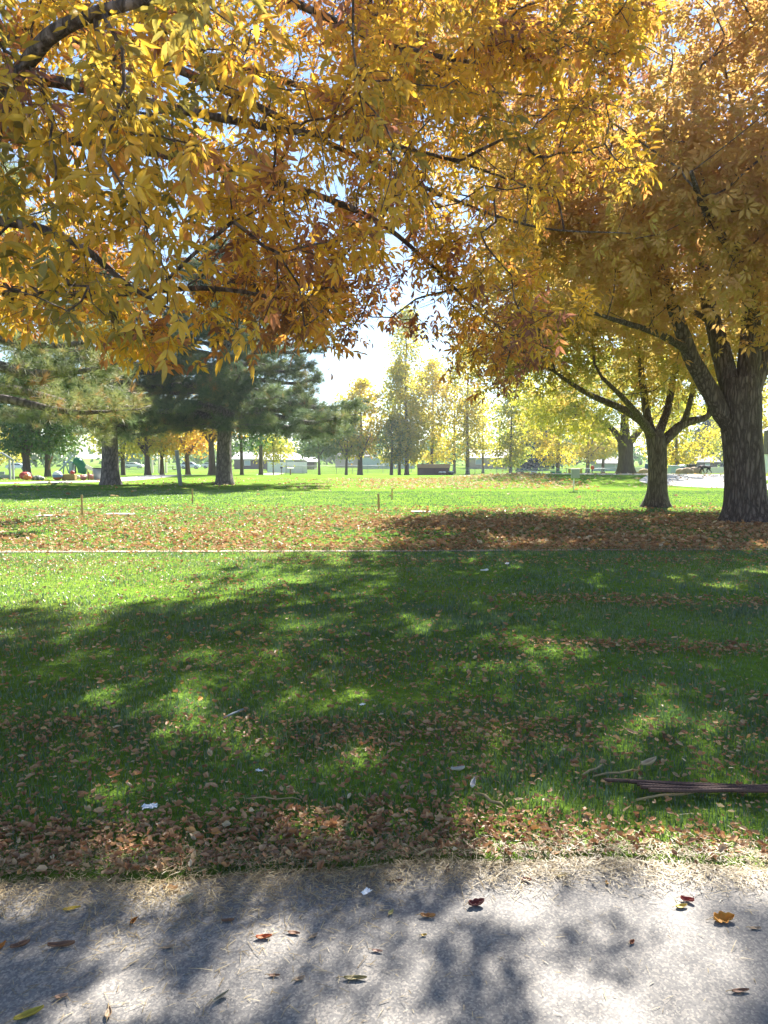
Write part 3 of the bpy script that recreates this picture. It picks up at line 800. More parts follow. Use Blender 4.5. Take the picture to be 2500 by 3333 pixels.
bg_tree('park_tree', 'small golden orange tree in front of the silver car', 613, 77, 7, 2.5, 3.8, ROUND, 140, .85, 'poplar_leaf', .26, .36, 22, 6, multi=4)
bg_tree('park_tree', 'old tree with thick pale trunk left of the dark pine trunk', 692, 70, 9, 3.8, 4.6, ROUND, 150, .8, 'poplar_leaf', .34, .36, 20, 7, multi=4)
bg_tree('conifer_tree', 'thin conifer with tall straight pole trunk right of the dark pine', 788, 72, 11, 2.2, 2.6, CONE, 110, .45, 'green_leaf', .17, .36, 18, 8)
bg_tree('conifer_tree', 'slim brown-trunked pine in front of the pale roofed house', 850, 70, 12, 3.4, 3.0, CONE, 120, .25, 'green_leaf', .20, .36, 18, 9)
bg_tree('young_tree', 'young tree with thin trunk and olive crown before the white screen', 890, 84, 4.6, 1.9, 2.2, ROUND, 70, .3, 'poplar_leaf', .07, .34, 22, 10)
bg_tree('young_tree', 'green tree with clear slender trunk at the chain fence end', 1040, 100, 8.6, 3.0, 4.2, ROUND, 150, .7, 'green_leaf', .16, .42, 24, 11, multi=3)
bg_tree('young_tree', 'yellow-green tree with forked crown left of the orange-topped tree', 1127, 102, 9.2, 2.9, 3.2, ROUND, 130, .12, 'poplar_leaf', .18, .42, 22, 12, multi=3)
bg_tree('park_tree', 'tall round tree, green below and orange at its top', 1172, 104, 13.5, 3.0, 4.2, ROUND, 220, .62, 'poplar_leaf', .36, .44, 24, 13, multi=3, tvar=.2)
bg_tree('park_tree', 'low dark green tree at the foot of the tallest poplar', 1274, 106, 8, 2.2, 3.2, ROUND, 110, .8, 'green_leaf', .24, .40, 16, 14)
bg_tree('poplar_tree', 'slender poplar with short trunk close against the tallest poplar', 1300, 108, 16.5, 2.0, 3.4, COLUMN, 291, .35, 'poplar_leaf', .2, .45, 22, 15, gap=-.22, tvar=.16)
bg_tree('poplar_tree', 'tallest yellow poplar with a dark trunk rising through the middle gap', 1324, 107, 24.5, 2.6, 3.6, COLUMN, 470, .42, 'poplar_leaf', .30, .42, 18, 16, gap=-.22, tvar=.16)
bg_tree('poplar_tree', 'yellow poplar standing right behind the brick dugout', 1404, 112, 17.5, 2.2, 4.3, COLUMN, 378, .55, 'poplar_leaf', .28, .45, 22, 17, gap=-.22, tvar=.16)
bg_tree('bare_tree', 'thin grey tree with nearly bare branches right of the brick dugout', 1478, 116, 18, 3.0, 3.0, COLUMN, 120, .3, 'poplar_leaf', .24, .34, 2, 18)
bg_tree('poplar_tree', 'ragged yellow-green poplar with visible straight trunk, right of the bare tree', 1522, 110, 19, 2.4, 3.7, COLUMN, 392, .42, 'poplar_leaf', .28, .45, 22, 19, gap=-.22, tvar=.16)
bg_tree('bare_tree', 'sparse tree with pale twigs and few yellow leaves beside the white house', 1572, 118, 14, 3.0, 4, ROUND, 130, .6, 'poplar_leaf', .2, .42, 7, 20)
bg_tree('poplar_tree', 'green-edged poplar directly behind the black fence banner', 1661, 108, 13.5, 1.6, 3.7, COLUMN, 319, .25, 'poplar_leaf', .24, .45, 22, 21, gap=-.22, tvar=.16)
bg_tree('spruce_tree', 'blue-green spruce cone rising behind the white fence banner', 1745, 150, 15, .5, 5.0, CONE, 330, .5, 'spruce', .3, .7, 22, 22, gap=-2)
bg_tree('park_tree', 'orange-gold tree whose top shows above the blue spruce', 1722, 165, 18, 4, 5.5, ROUND, 150, .9, 'poplar_leaf', .3, .6, 20, 23)
bg_tree('poplar_tree', 'bright yellow tree with straight trunk behind the green banners', 1815, 104, 12.5, 1.8, 4.2, ROUND, 230, .55, 'poplar_leaf', .26, .44, 28, 24, gap=-.22, tvar=.16)
bg_tree('park_tree', 'small yellow tree with dark trunk near the red marker', 1912, 118, 9, 2.6, 4.6, ROUND, 150, .6, 'poplar_leaf', .32, .46, 22, 25, multi=3)
bg_tree('park_tree', 'short tree with rounded olive crown behind the grey shed roof', 1961, 122, 8, 2.8, 4.0, ROUND, 120, .3, 'poplar_leaf', .28, .46, 22, 26, multi=3)
bg_tree('park_tree', 'yellow tree behind the fork of the grey limbed maple', 2200, 88, 9.5, 1.7, 4.4, ROUND, 200, .5, 'poplar_leaf', .24, .44, 24, 27, multi=3)
bg_tree('spruce_tree', 'tall hazy spruce between the two big maple trunks', 2318, 170, 21, .5, 5.5, CONE, 300, .6, 'spruce', .35, .75, 22, 28, gap=-1)
bg_tree('park_tree', 'yellow-green tree against the left side of the furrowed trunk', 2372, 120, 11, 2, 4, ROUND, 130, .3, 'poplar_leaf', .24, .46, 22, 29)
bg_tree('park_tree', 'pale yellow tree glimpsed beyond the right edge kiosk', 2530, 90, 12, 3.5, 4.5, ROUND, 140, .5, 'poplar_leaf', .26, .46, 22, 30)
bg_tree('park_tree', 'yellow tree at the far left behind the grey wooden frame', -10, 105, 8, 1.6, 4.5, ROUND, 120, .5, 'poplar_leaf', .26, .46, 20, 32)

def far_wood():
    pos, tint = [], []
    g = np.random.default_rng(77)
    for k in range(130):
        D = g.uniform(190, 320); px = g.uniform(-900, 3400); b = stand(px, D); H = g.uniform(6, 13); R = g.uniform(4, 8)
        m = 170
        d = unit(g.normal(size=(m, 3))) * (g.uniform(0, 1, m) ** .4)[:, None]
        pos.append(b + np.array([0, 0, H * .5]) + d * np.array([R, R, H * .55])); tint.append(np.full(m, g.uniform(.1, .8)))
    pos = np.vstack(pos); pos = pos[pos[:, 2] > -1.2]; tint = np.concatenate(tint)[:len(pos)]
    A = rand_unit(len(pos)); B, N = frames(A, .6, .9); s = RNG.uniform(1.0, 2.2, len(pos))
    tag(link('distant_trees', inst('distant_trees', QUAD, QUAD_F, pos, A, B, N, s, s, s, tint + RNG.normal(0, .1, len(pos))), M['green_leaf']), 'far belt of hazy green trees behind the houses', 'trees', kind='stuff')
far_wood()

# ------------------------------------------------------------------ ground cover
def scatter(y0, y1, dens, wide=.64, pad=1.2):
    n = int(dens * ((wide * (y1 ** 2 - y0 ** 2)) + 2 * pad * (y1 - y0)))
    y = np.sqrt(RNG.uniform(0, 1, n) * (y1 ** 2 - y0 ** 2) + y0 ** 2)
    x = RNG.uniform(-1, 1, n) * (wide * y + pad)
    return x, y

BLADE = np.array([(-.5, 0, 0), (.5, 0, 0), (-.38, .14, .55), (.38, .14, .55), (0, .5, 1)]); BLADE_F = [(0, 1, 3, 2), (2, 3, 4)]
def noise2(x, y, s, seed=0):
    return clump_noise(np.stack([x, y, 0 * x], 1), s, seed)

def grass():
    Vp, A, B, N, sx, sy, sz, tt = [], [], [], [], [], [], [], []
    for y0, y1, dens, w, hh in ((2.5, 4.5, 4200, .0042, .036), (4.5, 7.5, 2300, .006, .036), (7.5, 13, 900, .010, .036), (13, 22, 300, .018, .036), (22, 34, 90, .03, .036)):
        x, y = scatter(y0, y1, dens)
        k = y > edge_y(x) + .03 + .10 * (noise2(x, y, 7, 3) + .2) ; x, y = x[k], y[k]
        bald = noise2(x, y, 1.7, 12) ; k = RNG.uniform(size=len(x)) < np.clip(1.15 - 1.3 * np.clip(bald, 0, 1) * (y < 8), .25, 1); x, y = x[k], y[k]
        strip_y = np.interp(x, [g0[0], g1[0], g2[0]], [g0[1], g1[1], g2[1]])
        k = np.abs(y - strip_y - .07 * noise2(x, y, 4, 2)) > .07; x, y = x[k], y[k]
        n = len(x); a = RNG.uniform(0, 6.28, n); lean = RNG.uniform(.1, .9, n)
        Vp.append(np.stack([x, y, lawn_z(x, y) - .004], 1))
        A.append(np.stack([np.cos(a), np.sin(a), 0 * a], 1)); b = np.stack([-np.sin(a), np.cos(a), 0 * a], 1)
        B.append(b); N.append(np.tile([0, 0, 1.], (n, 1)))
        hz = hh * RNG.uniform(.5, 1.3, n) * (1 + .6 * noise2(x, y, 4, 5) + .4 * noise2(x, y, 11, 35))
        sx.append(np.full(n, w) * RNG.uniform(.7, 1.3, n)); sy.append(hz * lean * 1.6); sz.append(hz)
        tt.append(.47 + .30 * noise2(x, y, 1.3, 8) + .3 * np.clip(noise2(x, y, 2.4, 31) - .1, 0, 1) + RNG.normal(0, .16, n) + (RNG.uniform(size=n) < .05) * .5)
    me = inst('grass', BLADE, BLADE_F, np.vstack(Vp), np.vstack(A), np.vstack(B), np.vstack(N), np.concatenate(sx), np.concatenate(sy), np.concatenate(sz), np.clip(np.concatenate(tt), 0, 1))
    tag(link('grass', me, M['grass']), 'short green grass blades of the lawn', 'grass', kind='stuff')
grass()

FLEAF = np.array([(0, 0, .1), (.22, .20, .22), (.55, .24, .16), (.8, .14, .05), (1, 0, .22), (.8, -.14, .12), (.55, -.24, .26), (.22, -.20, .16), (.3, 0, .02), (.65, 0, -.02)])
FLEAF_F = [(0, 8, 1), (1, 8, 9, 2), (2, 9, 3), (3, 9, 4), (0, 7, 8), (7, 6, 9, 8), (6, 5, 9), (5, 4, 9)]
def litter_density(x, y):
    px = 1250 + x / y * F
    d = .05 + .22 * np.clip(noise2(x, y, 1.6, 21) + .5 * noise2(x, y, 5, 22) + .15, 0, 1)
    d += 1.0 * np.exp(-((y - edge_y(x) - .22) / .20) ** 2) * smooth(1.4, -.2, x) + .55 * np.exp(-((y - edge_y(x) - .12) / .16) ** 2)
    d += .38 * np.exp(-((y - 3.75) / .5) ** 2) * np.clip(.6 + noise2(x, y, 2.2, 4) * 1.8, 0, 1.6) * smooth(1.5, .3, x)
    for py, p0, w, am in ((1962, 1650, .26, 1.0), (2113, 1630, .17, 1.1), (2540, 1700, .05, .9)):
        yc = gnd(1900, py)[1] + .12 * np.sin(x * 1.3)
        d += am * np.exp(-((y - yc) / w) ** 2) * smooth(p0 - 120, p0 + 120, px) * np.clip(.7 + noise2(x, y, 2, 6), 0, 1.4)
    d += .7 * np.exp(-((px - 1640) / 60) ** 2) * smooth(2000, 1940, 1490 + EYE * F / y) * 0
    d += .30 * np.exp(-((y - 10.6) / .35) ** 2)
    d += .55 * np.exp(-((y - 12.0) / .22) ** 2) * np.clip(.6 + 1.5 * noise2(x, y, 1.1, 41), 0, 1.3)
    far = smooth(11.6, 12.2, y) * (1 - smooth(15.5, 21.5, y))
    d += far * (.16 + .75 * smooth(-5, 2, x)) * np.clip(.75 + 1.0 * noise2(x, y, .9, 7) + .5 * noise2(x, y, .3, 17), .08, 1.5)
    d += smooth(34, 37, y) * (1 - smooth(50, 56, y)) * smooth(-7, 5, x) * 1.0
    d *= 1 - .85 * smooth(21.5, 24, y) * (1 - smooth(34, 37, y))
    return d

def litter():
    X, Yy, S = [], [], []
    for y0, y1, dens, s in ((2.45, 4.2, 4300, .032), (4.2, 6, 1500, .036), (6, 12.2, 600, .043), (12.2, 24, 330, .085), (24, 54, 16, .15)):
        x, y = scatter(y0, y1, dens)
        k = (RNG.uniform(size=len(x)) < litter_density(x, y)) & (y > edge_y(x) + .07 - np.abs(RNG.normal(0, .07, len(x))))
        k &= ~((y > 33) & (x > 8) & (np.abs(x - 20) < 9) & (RNG.uniform(size=len(x)) < .9))
        X.append(x[k]); Yy.append(y[k]); S.append(np.full(k.sum(), s))
    x, y, s = map(np.concatenate, (X, Yy, S)); n = len(x); s = s * np.clip(np.exp(RNG.normal(-.08, .36, n)), .4, 1.7) * np.where((RNG.uniform(size=n) < .45) & (y < 12), .5, 1.0)
    a = RNG.uniform(0, 6.28, n); A = unit(np.stack([np.cos(a), np.sin(a), RNG.normal(0, .25, n)], 1)); B, N = frames(A, 1, .32)
    pos = np.stack([x, y, lawn_z(x, y) + .02 + RNG.uniform(0, .022, n)], 1)
    tt = RNG.beta(2, 2, n) * .85 + (RNG.uniform(size=n) < .10) * .35 + .08 * (y > 12) + .3 * (y > 30)
    tag(link('leaf_litter', inst('leaf_litter', FLEAF, FLEAF_F, pos, A, B, N, s, s * RNG.uniform(.7, 1.2, n), s * RNG.uniform(.3, 1.9, n), np.clip(tt, 0, 1)), M['litter']),
        'brown and orange fallen leaves strewn over the grass', 'fallen leaves', kind='stuff')
litter()

STRAW = np.array([(0, -.5, 0), (0, .5, 0), (.5, -.5, .03), (.5, .5, .03), (1, -.3, 0), (1, .3, 0)]); STRAW_F = [(0, 2, 3, 1), (2, 4, 5, 3)]
def straw():
    n = 36000; x = RNG.uniform(-2.6, 2.6, n); y = edge_y(x) + np.where(RNG.uniform(size=n) < .72, RNG.normal(-.01, .085 + .05 * smooth(.3, -.6, x), n), -np.abs(RNG.normal(0, .75, n)) * (RNG.uniform(size=n) < .07 + .42 * smooth(.3, -.4, x)))
    z = np.where(y < edge_y(x), .009, lawn_z(x, y) + .02) + RNG.uniform(0, .02, n) * (np.abs(y - edge_y(x)) < .2)
    x2, y2 = scatter(2.9, 11.5, 22); x = np.concatenate([x, x2]); y = np.concatenate([y, y2]); z = np.concatenate([z, lawn_z(x2, y2) + RNG.uniform(.02, .05, len(x2))])
    n = len(x); a = RNG.uniform(0, 6.28, n); A = unit(np.stack([np.cos(a), np.sin(a), np.abs(RNG.normal(0, .1, n))], 1)); B, N = frames(A, 1, .2)
    L = RNG.gamma(2.0, .010, n) + .008
    tag(link('straw', inst('straw', STRAW, STRAW_F, np.stack([x, y, z], 1), A, B, N, L, RNG.uniform(.001, .0027, n), L, RNG.uniform(0, 1, n) ** 1.4), M['straw']), 'dry straw and grass clippings along the asphalt edge', 'straw', kind='stuff')
straw()

# ------------------------------------------------------------------ single fallen leaves on the asphalt
def one_leaf(name, label, px, py, L, wid, curl, col, rz, mat_cache={}, lobes=0, tilt=0.0, stalk=True):
    p = gnd(px, py); L *= .78
    key = tuple(col)
    if key not in mat_cache:
        mat_cache[key] = flat_mat('leaf_%d' % len(mat_cache), col, tuple(c * .6 for c in col), .6, 25)
    o = thing(name, label, 'leaf', (p[0], p[1], .008), rz, 'fallen leaves on the asphalt')
    nu, nv = 17, 7; V = []
    for i in range(nu):
        u = i / (nu - 1)
        w = wid * math.sin(PI * u ** .8) ** .8 * (1 - .25 * u) + .001
        if lobes: w *= (.55 + .55 * abs(math.sin(PI * lobes * u)))
        for j in range(nv):
            v = 2 * j / (nv - 1) - 1
            z = .55 * curl * L * (v * v * .45 + (u - .45) ** 2 * 1.1 + .08 * math.sin(7 * u + 3 * v + rz)) + .001
            V.append(((u - .5) * L, v * w * L * (1 - .35 * curl * v * v), z))
    Fc = [(i * nv + j, (i + 1) * nv + j, (i + 1) * nv + j + 1, i * nv + j + 1) for i in range(nu - 1) for j in range(nv - 1)]
    me = bpy.data.meshes.new('blade'); me.from_pydata(V, [], Fc); me.update(); me.polygons.foreach_set('use_smooth', [True] * len(Fc))
    bl = link('blade', me, mat_cache[key], o); bl.rotation_euler = (tilt, 0, 0)
    sd = bl.modifiers.new('thickness', 'SOLIDIFY'); sd.thickness = .0007
    if stalk:
        MB().tube([(-.5 * L, 0, curl * L * .22 + .002), (-.66 * L, .03 * L, .006), (-.85 * L, .02 * L, .003)], [.0013, .001, .0009], 5).build('stalk', M['straw_solid'], o)
    return o
M['straw_solid'] = flat_mat('straw_solid', (.42, .30, .15), (.34, .24, .11), .8, 20)
YEL, ORA, RED, BRN, TAN, OLV, PAL = (.55, .38, .04), (.50, .19, .03), (.32, .06, .04), (.22, .11, .06), (.44, .30, .18), (.26, .21, .08), (.56, .48, .34)
LEAVES = [
 ('yellow leaf lying flat near the straw at the left', 234, 2966, .075, .2, .25, YEL, .3, 0),
 ('small upright orange leaf in the left sunlit patch', 430, 3006, .040, .34, 1.2, ORA, 1.2, .9),
 ('long thin brown leaf on the left side of the path', 200, 3089, .11, .16, .5, BRN, .1, 0),
 ('curled brown leaf at the far left of the path', 66, 3089, .075, .22, .7, BRN, .5, 0),
 ('orange leaf cut by the left border', 4, 3092, .05, .3, .7, ORA, 1.3, 0),
 ('red-orange leaf in the middle left of the path', 859, 3061, .068, .26, .5, (.45, .12, .03), .1, 0),
 ('pale tan leaf left of the red-orange leaf', 550, 3092, .05, .25, .4, TAN, .4, 0),
 ('pale folded leaf at the straw edge', 603, 2938, .07, .22, 1.0, PAL, .7, .3),
 ('long olive-brown leaf in the deep shade near the bottom', 1157, 3195, .09, .16, .3, OLV, 0, 0),
 ('small tan leaf with pointed tip in the lower shade', 976, 3197, .042, .3, .6, TAN, .5, 0),
 ('bleached strip of leaf standing up near the bottom', 716, 3257, .07, .12, .9, PAL, .8, .5),
 ('large yellow-green leaf in the bottom left corner', 95, 3316, .10, .2, .5, (.46, .36, .05), .6, 0),
 ('beige leaf near the bottom left corner', 354, 3310, .055, .28, .5, TAN, 1.8, 0),
 ('small peach leaf in the lower left shade', 200, 3255, .045, .32, .6, (.55, .33, .2), .3, 0),
 ('flat brown leaf right of the red-orange leaf', 957, 3046, .055, .25, .3, BRN, -.2, 0),
 ('small tan leaf beside the flat brown leaf', 1022, 3056, .04, .3, .5, TAN, .8, 0),
 ('dark brown leaf at the shadow edge', 742, 3006, .055, .2, .5, BRN, .1, 0),
 ('thin brown leaf lying in the lower middle shade', 893, 3185, .045, .2, .3, BRN, 0, 0),
 ('pinkish tan leaf at the centre of the path', 1228, 3105, .045, .22, .4, (.4, .25, .18), -.2, 0),
 ('dark red curled leaf just at the path edge', 1456, 2842, .045, .4, 1.0, (.14, .04, .035), 1.5, .3),
 ('red-brown leaf lying below the straw edge', 1712, 2874, .05, .3, .7, RED, -.3, 0),
 ('broad yellow leaf touching the straw', 1830, 2857, .075, .3, .35, (.5, .38, .12), .1, 0),
 ('tiny orange leaf in the sunny patch under the straw', 1973, 2882, .028, .4, .8, (.55, .27, .04), 1.4, .4),
 ('large dark red crumpled leaf on sunlit asphalt', 1550, 2954, .075, .42, 1.0, (.17, .05, .04), .2, .1),
 ('orange-brown curled leaf left of the crumpled red leaf', 1393, 2992, .066, .26, .6, (.42, .2, .06), -.1, 0),
 ('pale yellow leaf at the edge of the shade', 1273, 2980, .038, .36, .6, (.5, .42, .15), 1.1, 0),
 ('tiny yellow-brown leaf below the orange-brown leaf', 1380, 3053, .025, .4, .6, (.45, .3, .06), .2, 0),
 ('dark red leaf above the small yellow leaf on the right', 2237, 2940, .058, .34, .9, RED, -.4, .2),
 ('small yellow leaf under the dark red leaf on the right', 2218, 2960, .056, .34, .5, (.5, .37, .08), .2, 0),
 ('big bright orange lobed leaf on the right of the path', 2354, 3002, .095, .46, .7, (.62, .27, .03), .1, .25),
 ('little rust leaf with a long stalk in the right middle', 2056, 3076, .03, .4, .8, (.35, .12, .05), .7, .3),
 ('brown leaf in the lower right sun', 2410, 3236, .07, .18, .3, BRN, .1, 0),
 ('flat tan leaf right of the big orange leaf', 2459, 3030, .05, .2, .3, TAN, 0, 0),
 ('long brown leaf at the shaded straw edge in the centre', 1284, 2877, .08, .16, .4, BRN, -.05, 0),
]
for lab, px, py, L, w, c, col, rz, tilt in LEAVES:
    one_leaf('fallen_leaf', lab, px, py, L, w, c, col, rz, lobes=3 if 'lobed' in lab or 'crumpled' in lab else 0, tilt=tilt)

# white scraps
def scrap(px, py, s, label, rz):
    p = gnd(px, py); g = np.random.default_rng(int(px)); V = []
    n = 7
    for i in range(n):
        for j in range(n):
            V.append(((i / 6 - .5) * s + g.normal(0, s * .05), (j / 6 - .5) * s * .6 + g.normal(0, s * .04), .02 + abs(g.normal(0, s * .14))))
    me = bpy.data.meshes.new('paper_scrap'); me.from_pydata(V, [], [(i * n + j, (i + 1) * n + j, (i + 1) * n + j + 1, i * n + j + 1) for i in range(n - 1) for j in range(n - 1)]); me.update()
    o = link('paper_scrap', me, M['paper']); o.location = (p[0], p[1], p[2] + .012); o.rotation_euler = (0, 0, rz); tag(o, label, 'litter')
    sd = o.modifiers.new('thickness', 'SOLIDIFY'); sd.thickness = .001
scrap(490, 2652, .06, 'crumpled white paper scrap among the near left leaves', .1)
scrap(1577, 1866, .10, 'white paper scrap on the shaded grass below the concrete strip', .3)
scrap(1650, 1843, .09, 'white scrap right of another, near the concrete strip', 1.2)
scrap(1180, 2310, .035, 'tiny white scrap in the middle of the shaded grass', .5)
scrap(1192, 2932, .035, 'small white scrap lying on the asphalt', .8)
scrap(845, 2530, .035, 'pale paper scrap in the brown leaves left of centre', 0)

def stick(pa, pb, r, label, mat='straw_solid', zz=.035, name='dry_stick', cat='stick'):
    a, b = gnd(*pa), gnd(*pb); a[2] += zz; b[2] += zz * .8
    d = b - a; m = lambda t, o: a + d * t + np.array([o * .02, o * .03, abs(o) * .006])
    o = MB().tube([a, m(.3, .4), m(.6, -.3), m(.85, .3), b], [r * .8, r, r, r * .9, r * .5], 7).build(name, M[mat])
    return tag(o, label, cat)
stick((1545, 2605), (1640, 2645), .008, 'pale broken stick with a leaf at its end, left of the rods')
stick((731, 2354), (806, 2318), .007, 'grey-green stick lying alone in the shaded grass', 'grey_wood')
stick((1895, 2545), (1965, 2508), .006, 'thin straw stalk slanting above the rod ends')
stick((1930, 2550), (2080, 2524), .006, 'long dry stalk lying just above the rods')
stick((2070, 2628), (2320, 2590), .006, 'pale cane stalk lying along the front of the rods')
stick((800, 2624), (972, 2620), .004, 'long thin pale stalk flat in the near grass')
stick((1360, 2810), (1440, 2776), .006, 'light dry stalk slanting at the leaf bed edge')
stick((2060, 2790), (2130, 2755), .007, 'bleached stick in the sunny leaf bed on the right')
def big_dry(px, py, s, label, rz, col=(.56, .42, .25)):
    p = gnd(px, py); o = one_leaf('dry_leaf', label, px, py, s, .2, .8, col, rz); o.location.z = p[2] + .05; o['group'] = 'large dry leaves in the grass'
big_dry(2110, 2522, .14, 'long tan dry leaf standing above the rods', .5)
big_dry(1540, 2592, .11, 'white bleached leaf at the tip of the broken stick', 1.3, (.66, .64, .6))
big_dry(1490, 2640 - 100, .09, 'greyish curled dry leaf in the grass left of the stick', .1, (.5, .46, .4))

# steel rods
def rods():
    specs = [((1968, 2568), (2700, 2592), 'uppermost rusty steel rod, its end reaching farthest left'),
             ((2046, 2578), (2720, 2604), 'rusty steel rod second from the top of the bundle'),
             ((2075, 2590), (2700, 2622), 'middle rusty steel rod of the bundle'),
             ((2085, 2601), (2740, 2578), 'rusty steel rod crossing under the others to the right'),
             ((2110, 2611), (2690, 2600), 'lowest rusty steel rod nearest the path')]
    for k, (pa, pb, lab) in enumerate(specs):
        a, b = gnd(*pa), gnd(*pb); a[2] += .045 + .004 * k; b[2] += .05 + .012 * (k % 3)
        n = 110; pts = [a + (b - a) * (i / n) + np.array([0, .006 * math.sin(i * .05 + k), -.012 * math.sin(PI * i / n)]) for i in range(n + 1)]
        rad = [.0088 if i % 2 else .0105 for i in range(n + 1)]
        o = MB().tube(pts, rad, 8).build('steel_rod', M['rust']); tag(o, lab, 'steel rod', 'bundle of rusty rods on the grass')
rods()

# stakes and pads
def stake(px, py, H, label, w=.05, lean=0):
    p = gnd(px, py); t = thing('wooden_stake', label, 'stake', p, .3)
    MB().box((lean * H / 2, 0, H / 2 - .05), (w, w * .7, H), ry=lean).add([], []).build('shaft', M['wood'], t)
    MB().box((lean * H, 0, H - .03), (w * 1.1, w * .8, .10), ry=lean, bev=.008).build('head', M['straw_solid'], t)
stake(268, 1678, .55, 'pale wooden stake by the concrete pads at the left')
stake(627, 1637, .48, 'thin wooden stake in the sunny lawn below the dark pine')
stake(1234, 1666, .52, 'light brown wooden stake leaning slightly at the leaf carpet edge', .055, -.04)
stake(1276, 1628, .42, 'short dark stake beyond the light leaning one', .045)
def pad(px, py, sx, sy, label, mat='concrete'):
    p = gnd(px, py); o = MB().box((0, 0, .015), (sx, sy, .04), bev=.01).build('concrete_pad', M[mat]); o.location = p; tag(o, label, 'slab')
pad(168, 1681, .75, .35, 'narrow concrete pad sunk in the lawn, left of the stake')
pad(388, 1676, .75, .45, 'concrete pad sunk in the lawn, right of the stake')
pad(1370, 1668, .6, .35, 'concrete pad half covered by leaves in the lawn centre')

# ------------------------------------------------------------------ things at the left
def leaning_post():
    b = gnd(588, 1581); t = thing('leaning_post', 'grey post leaning to the left between the two pines', 'post', b)
    D = b[1]; top = at(575, 1467, D)
    MB().tube([b - (0, 0, .1), (b + top) / 2, top], [.115, .115, .11], 14).build('shaft', M['grey_wood'], t, True)
    MB().tube([top - (0, 0, .01), top + (0, 0, .03)], [.118, .10], 14).build('cap', M['white'], t, True)
    c = at(574, 1528, D - .1)
    MB().tube([c, at(566, 1530, D - .1), at(562, 1526, D - .1), at(563, 1518, D - .1)], .022, 6).build('hook', M['dark'], t, True)
leaning_post()

def bin_():
    b = stand(321, 50.5); t = thing('trash_can', 'grey round trash can with dark rim left of the stout pine trunk', 'trash can', b)
    MB().tube([(0, 0, 0), (0, 0, .4), (0, 0, .82)], [.29, .33, .36], 20).build('barrel', M['grey_metal'], t)
    MB().tube([(0, 0, .82), (0, 0, .88)], [.385, .385], 20).build('rim', M['dark'], t)
bin_()

def pumpkin(px, D, r, mat, label, cat='pumpkin', squash=.82, name='pumpkin', group=None, dz=0, ribs=10):
    b = stand(px, D); t = thing(name, label, cat, b + (0, 0, dz), random.random(), group)
    MB().ball((0, 0, r * squash * .97), (r, r, r * squash), 40, 14, ribs, .10).build('body', M[mat], t)
    MB().tube([(0, 0, r * squash * 1.78), (.02 * r, 0, r * squash * 2.0), (.14 * r, 0, r * squash * 2.15)], [.13 * r, .09 * r, .08 * r], 7).build('stem', M['stem'], t)
pumpkin(83, 51, .40, 'red', 'biggest red-orange pumpkin, behind the orange one at the left', squash=.75)
pumpkin(90, 49.6, .27, 'orange', 'bright orange pumpkin in front of the biggest red one')
def spotted(px, D, r, label):
    b = stand(px, D); o = MB().ball((0, 0, r * .7), (r, r * .9, r * .8), 18, 10, noise=.12, seed=int(px)).build('gourd', M['spots']); o.location = b; tag(o, label, 'gourd', 'mottled gourds beside the orange pumpkin')
m_, nt_, o_ = new_mat('spots'); p_ = nt_.nodes.new('ShaderNodeBsdfPrincipled')
nt_.links.new(ramp(nt_, [(.42, (.62, .56, .50)), (.52, (.10, .10, .09))], noise(nt_, geo_pos(nt_), 6, 2)), p_.inputs['Base Color']); nt_.links.new(p_.outputs[0], o_.inputs[0]); M['spots'] = m_
spotted(111, 50, .22, 'mottled white gourd touching the orange pumpkin')
spotted(124, 49.5, .24, 'middle mottled white and dark gourd')
spotted(136, 49.3, .19, 'smallest mottled gourd on the right end')
def arrow_sign():
    b = stand(155, 49.3); t = thing('arrow_sign', 'brown post with a tilted orange board among the pumpkins', 'sign', b)
    MB().box((0, 0, .45), (.07, .07, .95)).build('post', M['brown_wood'], t)
    MB().prism([(-.24, .06), (.16, .06), (.30, 0), (.16, -.06), (-.24, -.06)], -.062, -.037).build('board', M['orange'], t)
    t.children[-1].location = (.08, 0, .80); t.children[-1].rotation_euler = (0, .35, 0)
arrow_sign()
def tricolor():
    b = stand(188, 49.4); t = thing('painted_ball', 'large ball painted white, blue and red left of the hay bale', 'ball', b)
    r = .33
    m, nt, out = new_mat('ball_paint'); p = nt.nodes.new('ShaderNodeBsdfPrincipled')
    sx = nt.nodes.new('ShaderNodeSeparateXYZ'); nt.links.new(nt.nodes.new('ShaderNodeTexCoord').outputs['Generated'], sx.inputs[0])
    rp = nt.nodes.new('ShaderNodeValToRGB'); rp.color_ramp.interpolation = 'CONSTANT'
    e = rp.color_ramp.elements; e[0].color = (.45, .13, .08, 1); e[1].position = .33; e[1].color = (.10, .18, .42, 1); k = e.new(.62); k.color = (.75, .75, .75, 1)
    nt.links.new(sx.outputs['Z'], rp.inputs[0]); nt.links.new(rp.outputs[0], p.inputs['Base Color']); nt.links.new(p.outputs[0], out.inputs[0])
    MB().ball((0, 0, r), (r, r, r), 28, 16).build('shell', m, t)
    MB().tube([(0, 0, 2 * r - .01), (0, 0, 2 * r + .02)], [.05, .04], 10).build('cap', M['white'], t)
tricolor()
def bale():
    b = stand(227, 49.8); t = thing('hay_bale', 'brown hay bale under the red cushion', 'hay bale', b)
    MB().box((0, 0, .22), (.90, .45, .43), bev=.04).build('straw_block', M['hay'], t)
    for x in (-.2, .2): MB().box((x, 0, .22), (.014, .462, .442)).build('twine', M['wood'], t)
    o = MB().ball((0, 0, 0), (.16, .13, .13), 16, 10, noise=.06, seed=2).build('red_cushion', M['red']); o.location = (float(stand(237, 49.8)[0]), b[1], b[2] + .55); tag(o, 'bright red cushion lying on the hay bale', 'cushion')
bale()
pumpkin(272, 50, .21, 'pink', 'dull red pumpkin right of the hay bale')
